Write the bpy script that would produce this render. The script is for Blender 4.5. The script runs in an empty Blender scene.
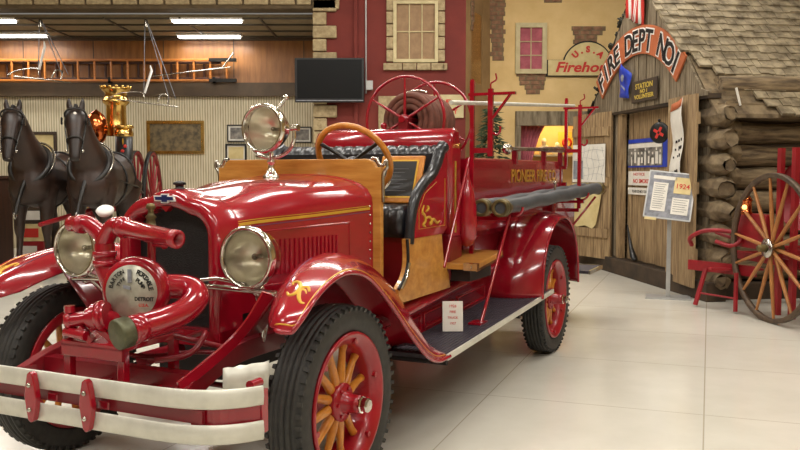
import bpy, math, random
from mathutils import Vector, Matrix, Euler
random.seed(7)
C = bpy.context.scene.collection
PI = math.pi
V = Vector

# ------------------------------------------------------------------ materials
def lin(c):
    c = c / 255.0
    return c / 12.92 if c <= 0.04045 else ((c + 0.055) / 1.055) ** 2.4
def rgb(r, g, b, k=1.0): return (lin(r) * k, lin(g) * k, lin(b) * k, 1)
MATS = {}
def mat(name, col, rough=0.5, metal=0.0, col2=None, scale=8.0, bump=0.0, bscale=None, coat=0.0,
        stretch=(1, 1, 1), kind='noise', detail=6, spec=0.5, lo=0.35, hi=0.65, emit=None, trans=0.0, bdist=0.01):
    m = bpy.data.materials.new(name); m.use_nodes = True
    nt = m.node_tree; N = nt.nodes; L = nt.links
    b = N['Principled BSDF']
    b.inputs['Base Color'].default_value = col
    b.inputs['Roughness'].default_value = rough
    b.inputs['Metallic'].default_value = metal
    b.inputs['Specular IOR Level'].default_value = spec
    b.inputs['Coat Weight'].default_value = coat
    b.inputs['Coat Roughness'].default_value = 0.04
    b.inputs['Transmission Weight'].default_value = trans
    if emit:
        b.inputs['Emission Color'].default_value = emit[0]; b.inputs['Emission Strength'].default_value = emit[1]
    tc = N.new('ShaderNodeTexCoord'); mp = N.new('ShaderNodeMapping')
    mp.inputs['Scale'].default_value = stretch
    L.new(tc.outputs['Object'], mp.inputs['Vector'])
    if col2 is not None:
        if kind == 'wave':
            t = N.new('ShaderNodeTexWave'); t.inputs['Scale'].default_value = scale
            t.inputs['Distortion'].default_value = 6; t.inputs['Detail'].default_value = 3; t.inputs['Detail Scale'].default_value = 1.2
            fac = t.outputs['Fac']
        elif kind == 'vor':
            t = N.new('ShaderNodeTexVoronoi'); t.inputs['Scale'].default_value = scale; fac = t.outputs['Distance']
        else:
            t = N.new('ShaderNodeTexNoise'); t.inputs['Scale'].default_value = scale; t.inputs['Detail'].default_value = detail
            t.inputs['Roughness'].default_value = 0.6; fac = t.outputs['Fac']
        L.new(mp.outputs['Vector'], t.inputs['Vector'])
        r = N.new('ShaderNodeValToRGB'); r.color_ramp.elements[0].position = lo; r.color_ramp.elements[1].position = hi
        r.color_ramp.elements[0].color = col; r.color_ramp.elements[1].color = col2
        L.new(fac, r.inputs['Fac']); L.new(r.outputs['Color'], b.inputs['Base Color'])
    if bump:
        t2 = N.new('ShaderNodeTexNoise'); t2.inputs['Scale'].default_value = bscale or scale; t2.inputs['Detail'].default_value = 5
        L.new(mp.outputs['Vector'], t2.inputs['Vector'])
        bp = N.new('ShaderNodeBump'); bp.inputs['Strength'].default_value = bump; bp.inputs['Distance'].default_value = bdist
        L.new(t2.outputs['Fac'], bp.inputs['Height']); L.new(bp.outputs['Normal'], b.inputs['Normal'])
    MATS[name] = m
    return m

M_red = mat('red_enamel', rgb(156, 14, 34), 0.16, coat=0.6, col2=rgb(145, 12, 31), scale=3, spec=0.55)
M_redd = mat('dark_red_enamel', rgb(128, 14, 28), 0.3, coat=0.25, col2=rgb(114, 11, 24), scale=4)
M_redw = mat('red_wheel_paint', rgb(160, 16, 32), 0.3, coat=0.3, col2=rgb(145, 12, 28), scale=6)
M_redcart = mat('red_cart_paint', rgb(150, 16, 28), 0.45, col2=rgb(125, 12, 22), scale=6)
M_tyre = mat('tyre_rubber', rgb(52, 50, 46), 0.62, col2=rgb(38, 37, 35), scale=30, bump=0.15)
M_spoke = mat('varnished_spoke_wood', rgb(208, 138, 50), 0.3, col2=rgb(180, 108, 34), scale=5, stretch=(4, 4, 4), coat=0.3)
M_board = mat('varnished_oak', rgb(208, 152, 76), 0.28, col2=rgb(170, 108, 40), scale=3.0, stretch=(1.2, 6, 9), coat=0.4, lo=0.3, hi=0.7)
M_chrome = mat('chrome', rgb(225, 222, 215), 0.09, 1.0, col2=rgb(200, 196, 190), scale=20)
M_nickel = mat('worn_nickel', rgb(205, 200, 190), 0.25, 1.0, col2=rgb(150, 146, 138), scale=14)
M_alu = mat('silver_bumper_paint', rgb(218, 216, 204), 0.38, 0.25, col2=rgb(200, 198, 186), scale=9)
M_blackrad = mat('radiator_core_black', rgb(20, 20, 22), 0.6, col2=rgb(9, 9, 10), scale=120, kind='vor', bump=0.5, bscale=150)
M_black = mat('black_paint', rgb(22, 21, 21), 0.35, col2=rgb(14, 14, 14), scale=8)
M_dark = mat('dark_underbody', rgb(38, 24, 24), 0.7, col2=rgb(24, 18, 18), scale=8)
M_leather = mat('black_leather', rgb(34, 36, 42), 0.3, col2=rgb(22, 23, 27), scale=30, bump=0.2, bscale=60, coat=0.15)
M_gold = mat('gold_leaf_paint', rgb(214, 170, 60), 0.35, 0.35, col2=rgb(196, 150, 44), scale=12)
M_purple = mat('fine_violet_stripe', rgb(96, 50, 90), 0.4)
M_brass = mat('polished_brass', rgb(232, 196, 120), 0.2, 1.0, col2=rgb(214, 172, 92), scale=10)
M_copper = mat('polished_copper', rgb(214, 120, 70), 0.15, 1.0, col2=rgb(190, 92, 46), scale=8)
M_bronze = mat('dull_bronze', rgb(120, 104, 66), 0.45, 0.7, col2=rgb(86, 78, 52), scale=14)
M_capend = mat('green_grey_cap', rgb(104, 104, 80), 0.45, 0.6, col2=rgb(78, 80, 60), scale=20)
M_refl = mat('lamp_reflector', rgb(240, 236, 222), 0.28, 0.8, col2=rgb(226, 220, 200), scale=18)
M_glass = mat('lamp_glass', (0.98, 0.97, 0.94, 1), 0.04, trans=1.0, bump=0.25, bscale=24, bdist=0.004)
M_glass.node_tree.nodes['Principled BSDF'].inputs['IOR'].default_value = 1.12
M_hose = mat('grey_rubber_hose', rgb(72, 76, 80), 0.5, col2=rgb(56, 60, 64), scale=10)
M_canvas = mat('brown_fabric_hose', rgb(122, 74, 60), 0.8, col2=rgb(96, 60, 48), scale=25)
M_mat = mat('ribbed_rubber_mat', rgb(66, 62, 72), 0.5, col2=rgb(52, 48, 56), scale=20)
M_floor = mat('polished_floor', rgb(220, 216, 204), 0.16, col2=rgb(210, 206, 193), scale=1.6, detail=8)
M_wallred = mat('maroon_wall_paint', rgb(112, 38, 28), 0.8, col2=rgb(100, 32, 24), scale=2, bump=0.1, bscale=40)
M_yel = mat('ochre_stucco', rgb(220, 190, 134), 0.85, col2=rgb(208, 176, 118), scale=2.2, bump=0.25, bscale=18)
M_tan = mat('tan_stucco', rgb(160, 128, 84), 0.85, col2=rgb(140, 110, 70), scale=2.2, bump=0.25, bscale=18)
M_stone = mat('sandstone_block', rgb(176, 158, 122), 0.9, col2=rgb(140, 122, 90), scale=16, bump=0.6, bscale=26)
M_mortar = mat('dark_mortar', rgb(96, 80, 56), 0.9, col2=rgb(80, 66, 46), scale=10)
M_patch = mat('grey_mortar_patch', rgb(132, 112, 84), 0.9, col2=rgb(112, 94, 70), scale=14)
M_brick = mat('faded_brick', rgb(150, 112, 84), 0.9, col2=rgb(118, 84, 64), scale=14, bump=0.4, bscale=30)
M_ply = mat('brown_wood_panelling', rgb(164, 110, 56), 0.4, col2=rgb(124, 78, 36), scale=3, stretch=(5, 5, 0.6), lo=0.3, hi=0.7)
M_soff = mat('dark_brown_fascia', rgb(84, 66, 44), 0.6, col2=rgb(70, 54, 36), scale=4)
M_ceil = mat('ceiling_tile', rgb(150, 136, 108), 0.9, col2=rgb(136, 122, 96), scale=6)
M_ceilw = mat('hall_ceiling_paint', rgb(200, 190, 168), 0.9, col2=rgb(188, 178, 156), scale=4)
M_track = mat('ceiling_grid_metal', rgb(84, 78, 66), 0.5, 0.5)
M_trim = mat('cream_trim', rgb(196, 182, 140), 0.6, col2=rgb(180, 166, 124), scale=8)
M_blind = mat('window_blind', rgb(150, 122, 90), 0.8, col2=rgb(134, 106, 78), scale=10)
M_ladder = mat('orange_ladder_wood', rgb(196, 124, 54), 0.4, col2=rgb(168, 98, 38), scale=6, stretch=(1, 6, 6))
M_rust = mat('rusty_brown_iron', rgb(96, 78, 60), 0.55, 0.3, col2=rgb(70, 56, 44), scale=14)
M_iron = mat('black_iron', rgb(40, 38, 34), 0.5, 0.6, col2=rgb(28, 26, 24), scale=12)
M_horse = mat('dark_bay_coat', rgb(54, 34, 24), 0.45, col2=rgb(30, 19, 14), scale=3.0, bump=0.15, bscale=60)
M_hair = mat('black_horse_hair', rgb(22, 17, 15), 0.6, col2=rgb(14, 11, 10), scale=30)
M_white = mat('white_blaze_hair', rgb(210, 205, 195), 0.7)
M_harness = mat('black_harness_leather', rgb(34, 30, 27), 0.4, col2=rgb(24, 21, 19), scale=14)
M_log = mat('weathered_log', rgb(142, 122, 92), 0.9, col2=rgb(74, 60, 44), scale=5, stretch=(0.6, 5, 5), bump=0.7, bscale=8, bdist=0.02)
M_logend = mat('cut_log_end', rgb(136, 118, 90), 0.9, col2=rgb(84, 70, 52), scale=8, bump=0.6, bscale=12)
M_plank = mat('grey_barn_plank', rgb(146, 132, 108), 0.9, col2=rgb(92, 79, 60), scale=6, stretch=(3, 6, 0.5), bump=0.5, bscale=10)
M_door = mat('tan_barn_plank', rgb(170, 144, 106), 0.85, col2=rgb(116, 92, 64), scale=6, stretch=(3, 6, 0.5), bump=0.4, bscale=10)
M_shing = mat('weathered_shingle', rgb(166, 152, 124), 0.9, col2=rgb(100, 88, 68), scale=7, bump=0.5, bscale=18)
M_shing2 = mat('dark_shingle', rgb(58, 54, 40), 0.95, col2=rgb(38, 36, 28), scale=9, bump=0.6, bscale=18)  # darker shingle tone for the far slope and its barge edge
M_base = mat('dark_timber_base', rgb(74, 58, 42), 0.85, col2=rgb(50, 40, 30), scale=4, bump=0.4, bscale=10)
M_orange = mat('rust_orange_paint', rgb(186, 104, 62), 0.7, col2=rgb(168, 88, 50), scale=8)
M_paper = mat('white_paper', rgb(226, 222, 212), 0.8, col2=rgb(214, 210, 200), scale=8)
M_cream = mat('aged_paper', rgb(214, 196, 144), 0.85, col2=rgb(196, 176, 122), scale=6)
M_grey = mat('grey_print', rgb(150, 152, 160), 0.8, col2=rgb(112, 114, 120), scale=14)
M_photo = mat('dark_photograph_print', rgb(60, 58, 60), 0.5, col2=rgb(150, 145, 135), scale=9)
M_sepia = mat('sepia_print', rgb(128, 110, 76), 0.5, col2=rgb(66, 58, 42), scale=9)
M_blue = mat('royal_blue', rgb(40, 70, 190), 0.5, col2=rgb(34, 58, 170), scale=5)
M_wht = mat('white_enamel', rgb(236, 234, 228), 0.4)
M_rtext = mat('red_lettering', rgb(196, 44, 34), 0.6)
M_btext = mat('black_lettering', rgb(18, 18, 20), 0.6)
M_ytext = mat('yellow_lettering', rgb(196, 170, 70), 0.6)
M_steel = mat('grey_stand_steel', rgb(176, 176, 174), 0.4, 0.4, col2=rgb(160, 160, 158), scale=8)
M_tv = mat('tv_screen', rgb(8, 8, 9), 0.35, spec=0.2)
M_tvb = mat('tv_bezel', rgb(16, 16, 18), 0.3)
M_curtain = mat('mauve_curtain', rgb(178, 96, 106), 0.85, col2=rgb(150, 74, 84), scale=8)
M_bust = mat('white_plaster', rgb(230, 220, 190), 0.7)
M_leaf = mat('dark_green_needles', rgb(54, 72, 40), 0.8, col2=rgb(36, 52, 30), scale=12)
M_dial = mat('engraved_grey_plate', rgb(186, 184, 170), 0.35, 0.35, col2=rgb(164, 162, 148), scale=30)
M_cabinet = mat('reddish_cabinet_wood', rgb(78, 44, 28), 0.5, col2=rgb(56, 30, 20), scale=4, stretch=(4, 4, 0.7))
M_cwood = mat('amber_spoke_wood', rgb(176, 118, 62), 0.45, col2=rgb(146, 92, 44), scale=8)
M_emblem = mat('navy_enamel', rgb(30, 40, 90), 0.3)
def emis(name, col, s):
    return mat(name, col, 0.5, emit=(col, s))
M_tube = emis('fluorescent_tube', (1.0, 0.97, 0.92, 1), 9.0)
M_tubeH = emis('hall_fluorescent_tube', (1.0, 0.95, 0.86, 1), 14.0)
M_lamp = emis('lantern_flame', (1.0, 0.5, 0.15, 1), 3.0)

def striped(name, a, b, scale, rough=0.85):
    m = bpy.data.materials.new(name); m.use_nodes = True
    N = m.node_tree.nodes; L = m.node_tree.links; p = N['Principled BSDF']; p.inputs['Roughness'].default_value = rough
    tc = N.new('ShaderNodeTexCoord')
    w = N.new('ShaderNodeTexWave'); w.inputs['Scale'].default_value = scale; w.inputs['Distortion'].default_value = 0.6; w.inputs['Detail'].default_value = 2
    w.bands_direction = 'X'
    n = N.new('ShaderNodeTexNoise'); n.inputs['Scale'].default_value = 7
    mp = N.new('ShaderNodeMapping'); mp.inputs['Scale'].default_value = (6, 1, 0.7)
    L.new(tc.outputs['Object'], w.inputs['Vector']); L.new(tc.outputs['Object'], mp.inputs['Vector']); L.new(mp.outputs['Vector'], n.inputs['Vector'])
    ad = N.new('ShaderNodeMath'); ad.operation = 'MULTIPLY_ADD'; ad.inputs[1].default_value = 0.55
    L.new(w.outputs['Fac'], ad.inputs[0])
    ml = N.new('ShaderNodeMath'); ml.operation = 'MULTIPLY'; ml.inputs[1].default_value = 0.5
    L.new(n.outputs['Fac'], ml.inputs[0]); L.new(ml.outputs[0], ad.inputs[2])
    r = N.new('ShaderNodeValToRGB'); r.color_ramp.elements[0].color = a; r.color_ramp.elements[1].color = b
    r.color_ramp.elements[0].position = 0.2; r.color_ramp.elements[1].position = 0.75
    L.new(ad.outputs[0], r.inputs['Fac']); L.new(r.outputs['Color'], p.inputs['Base Color'])
    return m
M_paperwall = striped('striped_wallpaper', rgb(158, 146, 116), rgb(216, 206, 178), 7.0)

# floor with faint joint grid
def floor_mat():
    m = M_floor; N = m.node_tree.nodes; L = m.node_tree.links; b = N['Principled BSDF']
    old = b.inputs['Base Color'].links[0].from_socket
    tc = N.new('ShaderNodeTexCoord'); br = N.new('ShaderNodeTexBrick'); br.offset = 0
    br.inputs['Scale'].default_value = 1.0; br.inputs['Mortar Size'].default_value = 0.004
    br.inputs['Brick Width'].default_value = 1.22; br.inputs['Row Height'].default_value = 1.22
    mp = N.new('ShaderNodeMapping'); mp.inputs['Rotation'].default_value = (0, 0, 0.35)
    L.new(tc.outputs['Object'], mp.inputs['Vector']); L.new(mp.outputs['Vector'], br.inputs['Vector'])
    mx = N.new('ShaderNodeMixRGB'); mx.blend_type = 'MIX'; L.new(br.outputs['Fac'], mx.inputs['Fac'])
    L.new(old, mx.inputs['Color1']); mx.inputs['Color2'].default_value = rgb(180, 172, 154)
    L.new(mx.outputs['Color'], b.inputs['Base Color'])
floor_mat()

# ------------------------------------------------------------------ mesh helpers
def frame(d):
    d = V(d).normalized(); up = V((0, 0, 1)) if abs(d.z) < 0.95 else V((1, 0, 0))
    a = up.cross(d).normalized(); b = d.cross(a); return a, b, d
def catmull(P, n=6, closed=False):
    P = [V(p) for p in P]; out = []; k = len(P)
    for i in range(k if closed else k - 1):
        if closed: a, b, c, d = P[i - 1], P[i], P[(i + 1) % k], P[(i + 2) % k]
        else: b, c = P[i], P[i + 1]; a = P[i - 1] if i else b * 2 - c; d = P[i + 2] if i + 2 < k else c * 2 - b
        for j in range(n):
            t = j / n
            out.append(0.5 * ((2 * b) + (c - a) * t + (2 * a - 5 * b + 4 * c - d) * t * t + (3 * b - a - 3 * c + d) * t ** 3))
    if not closed: out.append(P[-1])
    return out
class MB:
    def __init__(s): s.v = []; s.f = []; s.m = []; s.s = []; s.cm = 0; s.T = None
    def add(s, vs, fs, smooth=False):
        o = len(s.v)
        for p in vs: p = V(p); s.v.append(s.T @ p if s.T else p)
        for f in fs: s.f.append([i + o for i in f]); s.m.append(s.cm); s.s.append(smooth)
        return s
    def box(s, c, d, R=None):
        h = V(d) / 2; vs = []
        for i in range(8):
            p = V(((-1, 1)[i & 1] * h.x, (-1, 1)[i >> 1 & 1] * h.y, (-1, 1)[i >> 2] * h.z))
            if R: p = R @ p
            vs.append(p + V(c))
        return s.add(vs, [(0, 2, 3, 1), (4, 5, 7, 6), (0, 1, 5, 4), (2, 6, 7, 3), (0, 4, 6, 2), (1, 3, 7, 5)])
    def bb(s, a, b): return s.box((V(a) + V(b)) / 2, [abs(b[i] - a[i]) for i in range(3)])
    def loft(s, rows, closed=False, caps=False, smooth=True):
        n = len(rows[0]); vs = [p for r in rows for p in r]; fs = []
        for i in range(len(rows) - 1):
            for j in range(n if closed else n - 1):
                k = (j + 1) % n; fs.append((i * n + j, i * n + k, (i + 1) * n + k, (i + 1) * n + j))
        s.add(vs, fs, smooth)
        if caps:
            s.add(rows[0], [tuple(range(n))[::-1]]); s.add(rows[-1], [tuple(range(n))])
        return s
    def tube(s, P, r, n=10, closed=False, caps=True, smooth=True, sq=None):
        P = [V(p) for p in P]; k = len(P); rs = r if isinstance(r, (list, tuple)) else [r] * k
        a = None; rows = []
        for i in range(k):
            d = ((P[(i + 1) % k] - P[i - 1]) if closed else (P[min(i + 1, k - 1)] - P[max(i - 1, 0)])).normalized()
            if a is None: a, b, _ = frame(d)
            else: a = (a - d * a.dot(d)).normalized(); b = d.cross(a)
            if sq: rows.append([P[i] + a * x * sq[0] / 2 + b * y * sq[1] / 2 for x, y in ((-1, -1), (1, -1), (1, 1), (-1, 1))])
            else: rows.append([P[i] + (a * math.cos(2 * PI * j / n) + b * math.sin(2 * PI * j / n)) * rs[i] for j in range(n)])
        if closed: rows.append(rows[0]); caps = False
        return s.loft(rows, True, caps, smooth and not sq)
    def cyl(s, a, b, r, n=16, r2=None): return s.tube([a, b], [r, r if r2 is None else r2], n)
    def lathe(s, prof, o, ax=(0, 0, 1), n=24, smooth=True, caps=False):
        a, b, d = frame(ax); o = V(o); rows = []
        for r, h in prof:
            rows.append([o + d * h + (a * math.cos(2 * PI * j / n) + b * math.sin(2 * PI * j / n)) * max(r, 1e-4) for j in range(n)])
        return s.loft(rows, True, caps, smooth)
    def ext(s, poly, o, u, v, w):
        o, u, v, w = V(o), V(u), V(v), V(w); n = len(poly)
        A = [o + u * p[0] + v * p[1] for p in poly]; B = [p + w for p in A]
        fs = [tuple(range(n))[::-1], tuple(range(n, 2 * n))] + [(i, (i + 1) % n, n + (i + 1) % n, n + i) for i in range(n)]
        return s.add(A + B, fs)
    def sph(s, c, r, n=16, m=10):
        r = r if isinstance(r, (tuple, list)) else (r, r, r); rows = []
        for i in range(m + 1):
            t = PI * i / m; rr = max(math.sin(t), 1e-3)
            rows.append([V(c) + V((r[0] * rr * math.cos(2 * PI * j / n), r[1] * rr * math.sin(2 * PI * j / n), r[2] * math.cos(t))) for j in range(n)])
        return s.loft(rows, True, True)
    def tor(s, c, ax, R, r, n=40, k=8, a0=0, a1=2 * PI):
        a, b, d = frame(ax); c = V(c); full = abs(a1 - a0 - 2 * PI) < 1e-6
        P = [c + (a * math.cos(a0 + (a1 - a0) * i / n) + b * math.sin(a0 + (a1 - a0) * i / n)) * R for i in range(n if full else n + 1)]
        return s.tube(P, r, k, closed=full)
    def build(s, name, mats, parent=None, bevel=0, loc=None, rot=None, segs=2, thick=0):
        me = bpy.data.meshes.new(name); me.from_pydata([tuple(p) for p in s.v], [], s.f)
        mats = mats if isinstance(mats, (list, tuple)) else [mats]
        for m in mats: me.materials.append(m)
        me.polygons.foreach_set('material_index', s.m); me.polygons.foreach_set('use_smooth', s.s)
        import bmesh
        bm = bmesh.new(); bm.from_mesh(me); bmesh.ops.recalc_face_normals(bm, faces=bm.faces); bm.to_mesh(me); bm.free()
        me.update()
        o = bpy.data.objects.new(name, me); C.objects.link(o)
        if parent: o.parent = parent
        if loc: o.location = loc
        if rot: o.rotation_euler = rot
        if thick:
            q = o.modifiers.new('thickness', 'SOLIDIFY'); q.thickness = thick; q.offset = 0
        if bevel:
            q = o.modifiers.new('bevel', 'BEVEL'); q.width = bevel; q.segments = segs; q.limit_method = 'ANGLE'; q.angle_limit = 0.7
        return o
def tag(o, label, cat, group=None, kind=None):
    o['label'] = label; o['category'] = cat
    if group: o['group'] = group
    if kind: o['kind'] = kind
    return o
def thing(name, label, cat, loc=(0, 0, 0), rz=0, group=None):
    o = bpy.data.objects.new(name, None); C.objects.link(o); o.location = loc; o.rotation_euler = (0, 0, rz); o.empty_display_size = 0.2
    return tag(o, label, cat, group)
def struct(o): o['kind'] = 'structure'; return o
def copy_tree(o, parent=None):
    c = o.copy(); C.objects.link(c)
    if parent: c.parent = parent
    for ch in list(o.children): copy_tree(ch, c)
    return c
def text_geo(s, size, ext=0.002, bold=0.0, shear=0.0):
    """mesh of a line of text in its own xy plane, centred in x; returns verts, faces, width"""
    cu = bpy.data.curves.new('t', 'FONT'); cu.body = s; cu.size = size; cu.extrude = ext; cu.align_x = 'CENTER'; cu.offset = bold; cu.shear = shear
    cu.resolution_u = 3
    ob = bpy.data.objects.new('t', cu); C.objects.link(ob)
    dg = bpy.context.evaluated_depsgraph_get(); dg.update()
    me = bpy.data.meshes.new_from_object(ob.evaluated_get(dg))
    vs = [v.co.copy() for v in me.vertices]; fs = [tuple(p.vertices) for p in me.polygons]
    C.objects.unlink(ob); bpy.data.objects.remove(ob); bpy.data.meshes.remove(me)
    w = (max(v.x for v in vs) - min(v.x for v in vs)) if vs else 0
    return vs, fs, w
def put_text(mb, s, size, o, u, v, ext=0.002, bold=0.0, fit=None, shear=0.0):
    vs, fs, w = text_geo(s, size, ext, bold, shear); u, v, o = V(u).normalized(), V(v).normalized(), V(o); n = u.cross(v)
    k = fit / w if fit and w else 1
    mb.add([o + u * p.x * k + v * p.y + n * p.z for p in vs], fs); return mb
def arc_text(mb, s, size, c, R, a0, a1, u, v, ext=0.002, bold=0.0, out=0.0):
    """letters along an arc in plane (u,v) from angle a0 (left) to a1 (right)"""
    c, u, v = V(c), V(u).normalized(), V(v).normalized(); n = u.cross(v)
    for i, ch in enumerate(s):
        if ch == ' ': continue
        a = a0 + (a1 - a0) * (i + 0.5) / len(s); vs, fs, w = text_geo(ch, size, ext, bold)
        rd = u * math.cos(a) + v * math.sin(a); tg = u * math.sin(a) - v * math.cos(a)
        mb.add([c + rd * (R + p.y) + tg * p.x + n * (p.z + out) for p in vs], fs)
def organic(name, shapes, m, parent=None, voxel=0.02, smooth=3, loc=None):
    """one continuous surface from overlapping tapered tubes and ellipsoids"""
    mb = MB()
    for sh in shapes:
        if sh[0] == 't': mb.tube(catmull([V(p[:3]) for p in sh[1]], 4), [r.x for r in catmull([V((p[3], 0, 0)) for p in sh[1]], 4)], 14)
        else: mb.sph(sh[1], sh[2])
    o = mb.build(name, m)
    q = o.modifiers.new('r', 'REMESH'); q.mode = 'VOXEL'; q.voxel_size = voxel; q.use_smooth_shade = True
    q = o.modifiers.new('s', 'SMOOTH'); q.iterations = smooth
    dg = bpy.context.evaluated_depsgraph_get(); dg.update()
    me = bpy.data.meshes.new_from_object(o.evaluated_get(dg)); me.name = name
    o.modifiers.clear(); o.data = me
    if parent: o.parent = parent
    if loc: o.location = loc
    return o

# ------------------------------------------------------------------ camera
cam = bpy.data.cameras.new('camera'); co = bpy.data.objects.new('camera', cam); C.objects.link(co)
cam.sensor_width = 36; cam.lens = 36 * 846 / 800; co.location = (0, 0, 1.331); co.rotation_euler = (PI / 2 - 0.0617, 0, 0)
cam.clip_end = 200; bpy.context.scene.camera = co

# ------------------------------------------------------------------ room shell
YR = 12.6; YB = 14.9; YY = 13.6; HC = 5.0
def slab(name, a, b, m, kind=True, bevel=0):
    o = MB().bb(a, b).build(name, m, bevel=bevel)
    if kind: struct(o)
    return o
slab('floor', (-10, -6, -0.1), (9, 16, 0), M_floor)
slab('ceiling', (-10, -6, HC), (9, 16, HC + 0.1), M_ceilw)
slab('wall_left', (-10.1, -6, 0), (-10, 16, HC), M_tan)
slab('wall_right', (9, -6, 0), (9.1, 16, HC), M_yel)
slab('wall_near', (-10, -6.1, 0), (9, -6, HC), M_ceilw)
slab('wall_far', (-10, YB, 0), (-0.6, YB + 0.1, 2.70), M_paperwall)
slab('trim_1', (-10, YB - 0.03, 2.88), (-0.6, YB + 0.06, 3.75), M_ply)
slab('trim_2', (-10, YB - 0.12, 2.66), (-0.6, YB + 0.05, 2.89), M_soff)
slab('trim_3', (-10, YB - 0.07, 3.62), (-0.6, YB - 0.031, 3.68), M_soff)
# vertical joints of the panelling
j = MB()
for x in (-9.0, -7.78, -6.56, -5.34, -4.12, -2.9, -1.68): j.bb((x, YB - 0.036, 2.98), (x + 0.015, YB - 0.03, 3.62))
struct(j.build('trim_4', M_soff))
# alcove ceiling with grid
cb = MB().bb((-10, YR + 0.36, 3.68), (-0.6, YB, 3.72)); struct(cb.build('ceiling', M_ceil))
g = MB()
for y in (12.99, 13.55, 14.15, 14.7): g.bb((-10, y, 3.655), (-1.2, y + 0.035, 3.68))
for x in (-9.3, -8.1, -6.9, -5.7, -4.5, -3.35, -2.15): g.bb((x, YR + 0.36, 3.66), (x + 0.03, YB - 0.08, 3.68))
struct(g.build('trim_5', M_track))
# proscenium: red wall with stone edged opening
slab('wall_back', (-1.27, YR, 0), (0.97, YR + 0.3, HC), M_wallred)
slab('wall_lintel', (-10, YR + 0.0, 3.74), (-1.27, YR + 0.35, HC), M_mortar)
slab('wall_left', (-0.9, YR + 0.3, 0), (-0.6, YB, HC), M_tan)
st = MB(); x = -10
i = 0
for row in range(5):
    x = -10 + (row % 2) * 0.2; z = 3.79 + row * 0.24
    while x < -1.35:
        w = min(0.385, -1.29 - x)
        st.box((x + w / 2, YR - 0.0, z + 0.105), (w - 0.03, 0.08, 0.205)); x += w
struct(st.build('trim_6', M_stone, bevel=0.015))
st = MB(); z = 0.02; i = 0
while z < 3.7:
    w = 0.35 if i % 2 else 0.2
    st.box((-1.28 + w / 2, YR - 0.01, z + 0.093), (w, 0.1, 0.178)); z += 0.193; i += 1
st.box((-1.085, YR - 0.01, 3.87), (0.39, 0.1, 0.3)); st.box((-1.14, YR - 0.01, 4.15), (0.28, 0.1, 0.22))
struct(st.build('trim_7', M_stone, bevel=0.015))
slab('wall_column', (-0.68, YR - 0.05, 0), (-0.62, YR, HC), M_wallred, bevel=0.01)
# angled tan return and yellow wall
ret = MB().ext([(0.97, YR), (1.38, YY), (1.5, YY + 0.1), (0.97, YR + 0.3)], (0, 0, 0), (1, 0, 0), (0, 1, 0), (0, 0, HC)); struct(ret.build('wall_back', M_tan))
# yellow wall with a shop window opening
W0, W1, Z0, Z1 = 1.90, 2.95, 0.95, 2.28
yw = MB().bb((1.38, YY, 0), (W0, YY + 0.15, HC)).bb((W0, YY, Z1), (9, YY + 0.15, HC)).bb((W0, YY, 0), (9, YY + 0.15, Z0)).bb((W1, YY, Z0), (9, YY + 0.15, Z1))
struct(yw.build('wall_front', M_yel))
bx = MB().bb((W0 - 0.05, YY + 0.75, Z0 - .1), (W1 + 0.05, YY + 0.8, Z1 + .1)).bb((W0 - 0.05, YY + 0.15, Z0 - 0.1), (W0, YY + 0.75, Z1 + .1)).bb((W1, YY + 0.15, Z0 - .1), (W1 + 0.05, YY + 0.75, Z1 + .1)).bb((W0, YY + 0.15, Z0 - .1), (W1, YY + 0.75, Z0)).bb((W0, YY + 0.15, Z1), (W1, YY + 0.75, Z1 + .1))
struct(bx.build('wall_front', M_yel))
wf = MB().bb((W0 - 0.06, YY - 0.05, Z1 - 0.2), (W1 + 0.06, YY + 0.03, Z1 + 0.03)).bb((W0 - 0.06, YY - 0.045, Z0), (W0 + 0.03, YY + 0.03, Z1 - 0.2)).bb((W1 - 0.03, YY - 0.045, Z0), (W1 + 0.06, YY + 0.03, Z1 - 0.2)).bb((W0 - .08, YY - 0.08, Z0 - 0.08), (W1 + .08, YY + 0.03, Z0))
w1 = struct(wf.build('window_1', M_plank, bevel=0.006))
# upper yellow window with pink curtains
def window(n, x0, x1, z0, z1, y, fm, gm, nx, nz, fw=0.06, depth=0.05):
    f = MB()
    f.bb((x0, y - depth, z0), (x0 + fw, y, z1)).bb((x1 - fw, y - depth, z0), (x1, y, z1)).bb((x0 + fw, y - depth, z1 - fw), (x1 - fw, y, z1)).bb((x0 + fw, y - depth, z0), (x1 - fw, y, z0 + fw))
    for k in range(1, nx):
        xx = x0 + fw + (x1 - x0 - 2 * fw) * k / nx; f.bb((xx - 0.008, y - depth * 0.6, z0 + fw), (xx + 0.008, y - 0.005, z1 - fw))
    for k in range(1, nz):
        zz = z0 + fw + (z1 - z0 - 2 * fw) * k / nz; f.bb((x0 + fw, y - depth * 0.6, zz - 0.008), (x1 - fw, y - 0.005, zz + 0.008))
    o = struct(f.build('window_%d' % n, fm, bevel=0.004))
    p = MB().bb((x0 + fw, y - 0.012, z0 + fw), (x1 - fw, y - 0.002, z1 - fw)).build('pane', gm, o)
    return o
window(2, 1.83, 2.33, 2.90, 3.70, YY, M_orange if False else M_trim, M_curtain, 2, 3, 0.075)
window(3, -0.10, 0.56, 2.95, 3.85, YR, M_trim, M_blind, 3, 2, 0.05)
ss = MB()   # stone surround of the red wall window
for k in range(5):
    ss.box((-0.15, YR - 0.01, 3.05 + k * 0.185), (0.1, 0.06, 0.17)); ss.box((0.61, YR - 0.01, 3.05 + k * 0.185), (0.1, 0.06, 0.17))
for k in range(4): ss.box((-0.07 + k * 0.21, YR - 0.01, 2.89), (0.2, 0.09, 0.1)); ss.box((-0.07 + k * 0.21, YR - 0.01, 3.93), (0.2, 0.06, 0.12))
ss.box((-0.2, YR - .01, 2.89), (0.09, 0.09, 0.1)); ss.box((0.66, YR - .01, 2.89), (0.07, 0.09, 0.1))
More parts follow.
